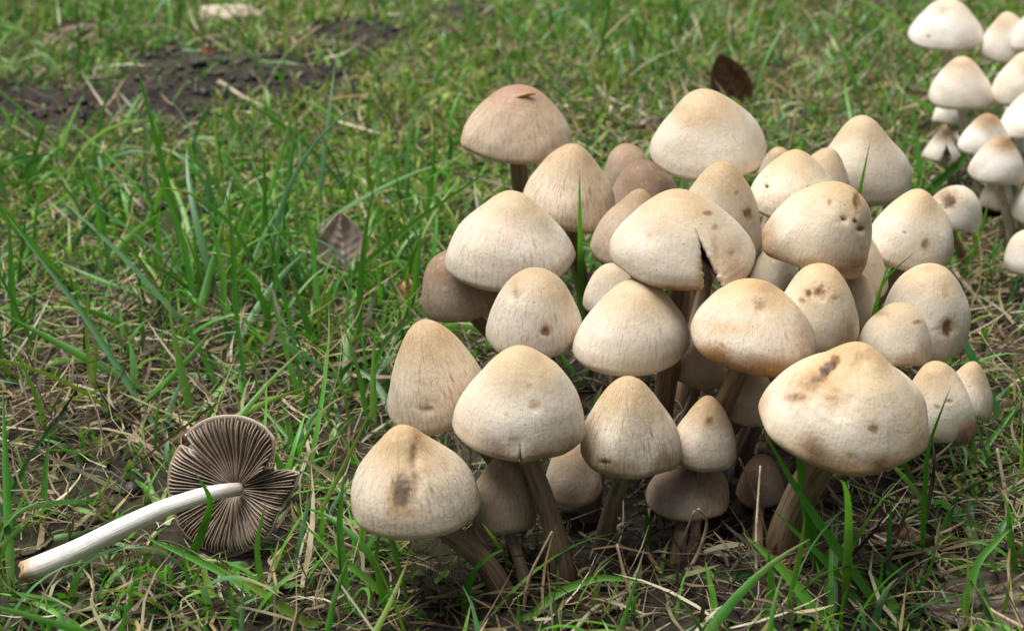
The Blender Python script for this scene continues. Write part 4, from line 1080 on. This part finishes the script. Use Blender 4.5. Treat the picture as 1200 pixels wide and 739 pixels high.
def turf():
    rng = np.random.default_rng(12)
    patch, patch2 = Wobble(60, 16., 16), Wobble(61, 45., 18)
    # --- longer green blades, growing in little tufts
    nt_ = 10500
    tx, ty = sample_ground(rng, nt_)
    per = rng.integers(2, 7, nt_)
    x = np.repeat(tx, per) + rng.normal(0, .0045, per.sum()); y = np.repeat(ty, per) + rng.normal(0, .0045, per.sum())
    taz = np.repeat(rng.uniform(0, 6.283, nt_), per); tsz = np.repeat(rng.uniform(.7, 1.35, nt_), per)
    px, py, so, gr, mo, thh = fields(x, y)
    w = .40 + .58 * gr + .32 * patch(np.stack([x, y, 0 * x], -1)) - 1.0 * so - .12 * thh - .22 * mo - .9 * under_clump(x, y)
    ok = rng.random(len(x)) < np.clip(w, 0.06, 1); x, y, taz, gr, py, tsz = x[ok], y[ok], taz[ok], gr[ok], py[ok], tsz[ok]
    n = len(x)
    lush = rng.random(n) < np.where(py > 230, .055, .01)
    L = rng.gamma(5., .0072, n).clip(.012, .10) * (.66 + .40 * np.clip(gr, 0, 1.5)) * tsz
    W = rng.uniform(.0014, .0034, n) * (.6 + .4 * tsz)
    az = taz + rng.normal(0, .9, n)
    L *= np.where(py < 200, .72, 1.)
    L[lush] = rng.uniform(.05, .105, lush.sum()); W[lush] = rng.uniform(.0026, .0042, lush.sum())
    a0 = np.abs(rng.normal(.38, .30, n)); bend = rng.normal(.85, .65, n)
    flat = rng.random(n) < .3; a0[flat] = rng.uniform(1.0, 1.5, flat.sum())
    a0[lush] = rng.uniform(.2, 1.2, lush.sum()); bend[lush] = rng.uniform(-.1, 1.0, lush.sum())
    pal = GREENS[rng.choice(6, n, p=[.22, .26, .18, .12, .12, .10])] * rng.uniform(.75, 1.25, (n, 1))
    c0 = pal * .6 + np.array([.20, .21, .08]) * .4
    p, d, azz, s, k = cut_short(rng, x, y, az, a0, bend, L, W, 8, rng.normal(0, .5, n))
    build_strips('grass', p[k], d[k], azz[k], s, W[k], c0[k], pal[k], rng.uniform(-1.2, 1.2, k.sum()), .22, GREENM, 'green grass blades growing all over the turf', 'grass')
    print('long blades', k.sum())
    # --- short grass
    x, y = sample_ground(rng, 60000)
    px, py, so, gr, mo, thh = fields(x, y)
    w = .45 + .30 * gr + .30 * mo + .35 * patch2(np.stack([x, y, 0 * x], -1)) - .95 * so - .15 * thh - .85 * under_clump(x, y)
    ok = rng.random(len(x)) < np.clip(w, .01, 1); x, y = x[ok], y[ok]; n = len(x)
    L = rng.gamma(4., .0040, n).clip(.006, .035); W = rng.uniform(.0010, .0026, n)
    br = rng.random(n) < .07; W[br] = rng.uniform(.003, .006, br.sum()); L[br] = rng.uniform(.006, .013, br.sum())
    a0 = np.abs(rng.normal(.55, .4, n)); bend = rng.normal(.8, .6, n); az = rng.uniform(0, 6.283, n)
    pal = GREENS[rng.choice(6, n, p=[.16, .2, .22, .06, .1, .26])] * rng.uniform(.75, 1.35, (n, 1)); c0 = pal * .55 + np.array([.20, .19, .07]) * .45
    p, d, azz, s, k = cut_short(rng, x, y, az, a0, bend, L, W, 5, rng.normal(0, .6, n))
    build_strips('short_grass', p[k], d[k], azz[k], s, W[k], c0[k], pal[k], rng.uniform(-1, 1, k.sum()), 0, GREENM, 'short young green grass low in the turf', 'grass')
    print('short', k.sum())
    # --- thatch: dead straw-coloured blades lying about
    x, y = sample_ground(rng, 150000)
    px, py, so, gr, mo, thh = fields(x, y)
    w = .38 + .55 * thh + .35 * patch2(np.stack([y, x, 0 * x], -1)) - .85 * so - .15 * mo + .35 * under_clump(x, y)
    ok = rng.random(len(x)) < np.clip(w, .03, 1); x, y = x[ok], y[ok]; n = len(x)
    L = rng.gamma(4., .0060, n).clip(.006, .06); W = rng.gamma(3., .00030, n).clip(.0003, .0024)
    a0 = rng.normal(1.32, .25, n).clip(.3, 1.65); bend = rng.normal(.15, .5, n); az = rng.uniform(0, 6.283, n)
    up = rng.random(n) < .08; a0[up] = rng.uniform(.3, 1.1, up.sum())
    DRY = np.array([(.40, .325, .20), (.29, .215, .125), (.54, .475, .35), (.13, .085, .050), (.06, .040, .027), (.36, .255, .12), (.27, .28, .12)])
    pal = DRY[rng.choice(7, n, p=[.15, .17, .12, .20, .22, .07, .07])] * rng.uniform(.5, 1.15, (n, 1))
    clump_shade = under_clump(x, y); pal = pal * (1 - .45 * clump_shade)[:, None]      # shade between the stems, put into the straw colour
    p, d, azz, s, k = cut_short(rng, x, y, az, a0, bend, L, W, 4, rng.normal(0, 1.2, n), z0=np.abs(rng.normal(.002, .0035, n)))
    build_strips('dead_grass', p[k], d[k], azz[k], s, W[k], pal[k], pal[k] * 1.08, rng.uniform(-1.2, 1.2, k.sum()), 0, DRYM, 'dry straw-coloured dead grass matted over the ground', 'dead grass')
    print('thatch', k.sum())
    # --- moss and tiny broad leaves
    x, y = sample_ground(rng, 110000)
    px, py, so, gr, mo, thh = fields(x, y)
    w = .26 + .75 * mo + .55 * patch(np.stack([x + 3, y, 0 * x], -1)) - 1.1 * so - .25 * thh - .8 * under_clump(x, y) + .15 * (py < 330) - .22 * (py > 380)
    ok = rng.random(len(x)) < np.clip(w, 0, 1); x, y = x[ok], y[ok]; n = len(x)
    L = rng.uniform(.003, .014, n); W = rng.uniform(.0010, .0030, n)
    a0 = np.abs(rng.normal(.8, .4, n)); bend = rng.normal(.5, .5, n); az = rng.uniform(0, 6.283, n)
    MO = np.array([(.20, .31, .028), (.27, .34, .05), (.13, .28, .03), (.34, .31, .10), (.11, .28, .035)])
    pal = MO[rng.choice(5, n)] * rng.uniform(.7, 1.25, (n, 1))
    p, d, azz, s = grow(rng, x, y, az, a0, bend, L, W, 3, None, None, 0, 0., z0=rng.uniform(0, .006, n))
    k = ~hits_mushroom(p)
    build_strips('moss', p[k], d[k], azz[k], s, W[k], pal[k] * .8, pal[k], rng.uniform(-1, 1, k.sum()), 0, MOSSM, 'yellow-green moss between the grass blades', 'moss')
    print('moss', k.sum())
    # --- soil crumbs
    x, y = sample_ground(rng, 40000)
    px, py, so, gr, mo, thh = fields(x, y)
    ok = rng.random(len(x)) < np.clip(so * .85 + .02 - .8 * under_clump(x, y), 0, 1); x, y = x[ok], y[ok]; n = len(x)
    ico = np.array([(1, 0, 0), (-1, 0, 0), (0, 1, 0), (0, -1, 0), (0, 0, 1), (0, 0, -1)], float)
    tri = np.array([(0, 2, 4), (2, 1, 4), (1, 3, 4), (3, 0, 4), (2, 0, 5), (1, 2, 5), (3, 1, 5), (0, 3, 5)])
    r = rng.gamma(1.6, .0009, n).clip(.0005, .005)
    V = np.stack([x, y, ground_z(x, y) + r * .3], -1)[:, None] + ico[None] * r[:, None, None] * rng.uniform(.6, 1.25, (n, 6, 1)) + rng.normal(0, .12, (n, 6, 3)) * r[:, None, None]
    k = ~hits_mushroom(V); V = V[k]; n = len(V)
    F = (tri[None] + (np.arange(n) * 6)[:, None, None]).reshape(-1, 3)
    c = np.array([.020, .015, .013]) * rng.uniform(.6, 1.9, (n, 1))
    tag(mesh_np('soil_crumbs', V.reshape(-1, 3), F, LEAFM, None, np.repeat(c, 6, 0)), 'dark crumbs of soil lying in the bare patches', 'soil', kind='stuff')
turf()
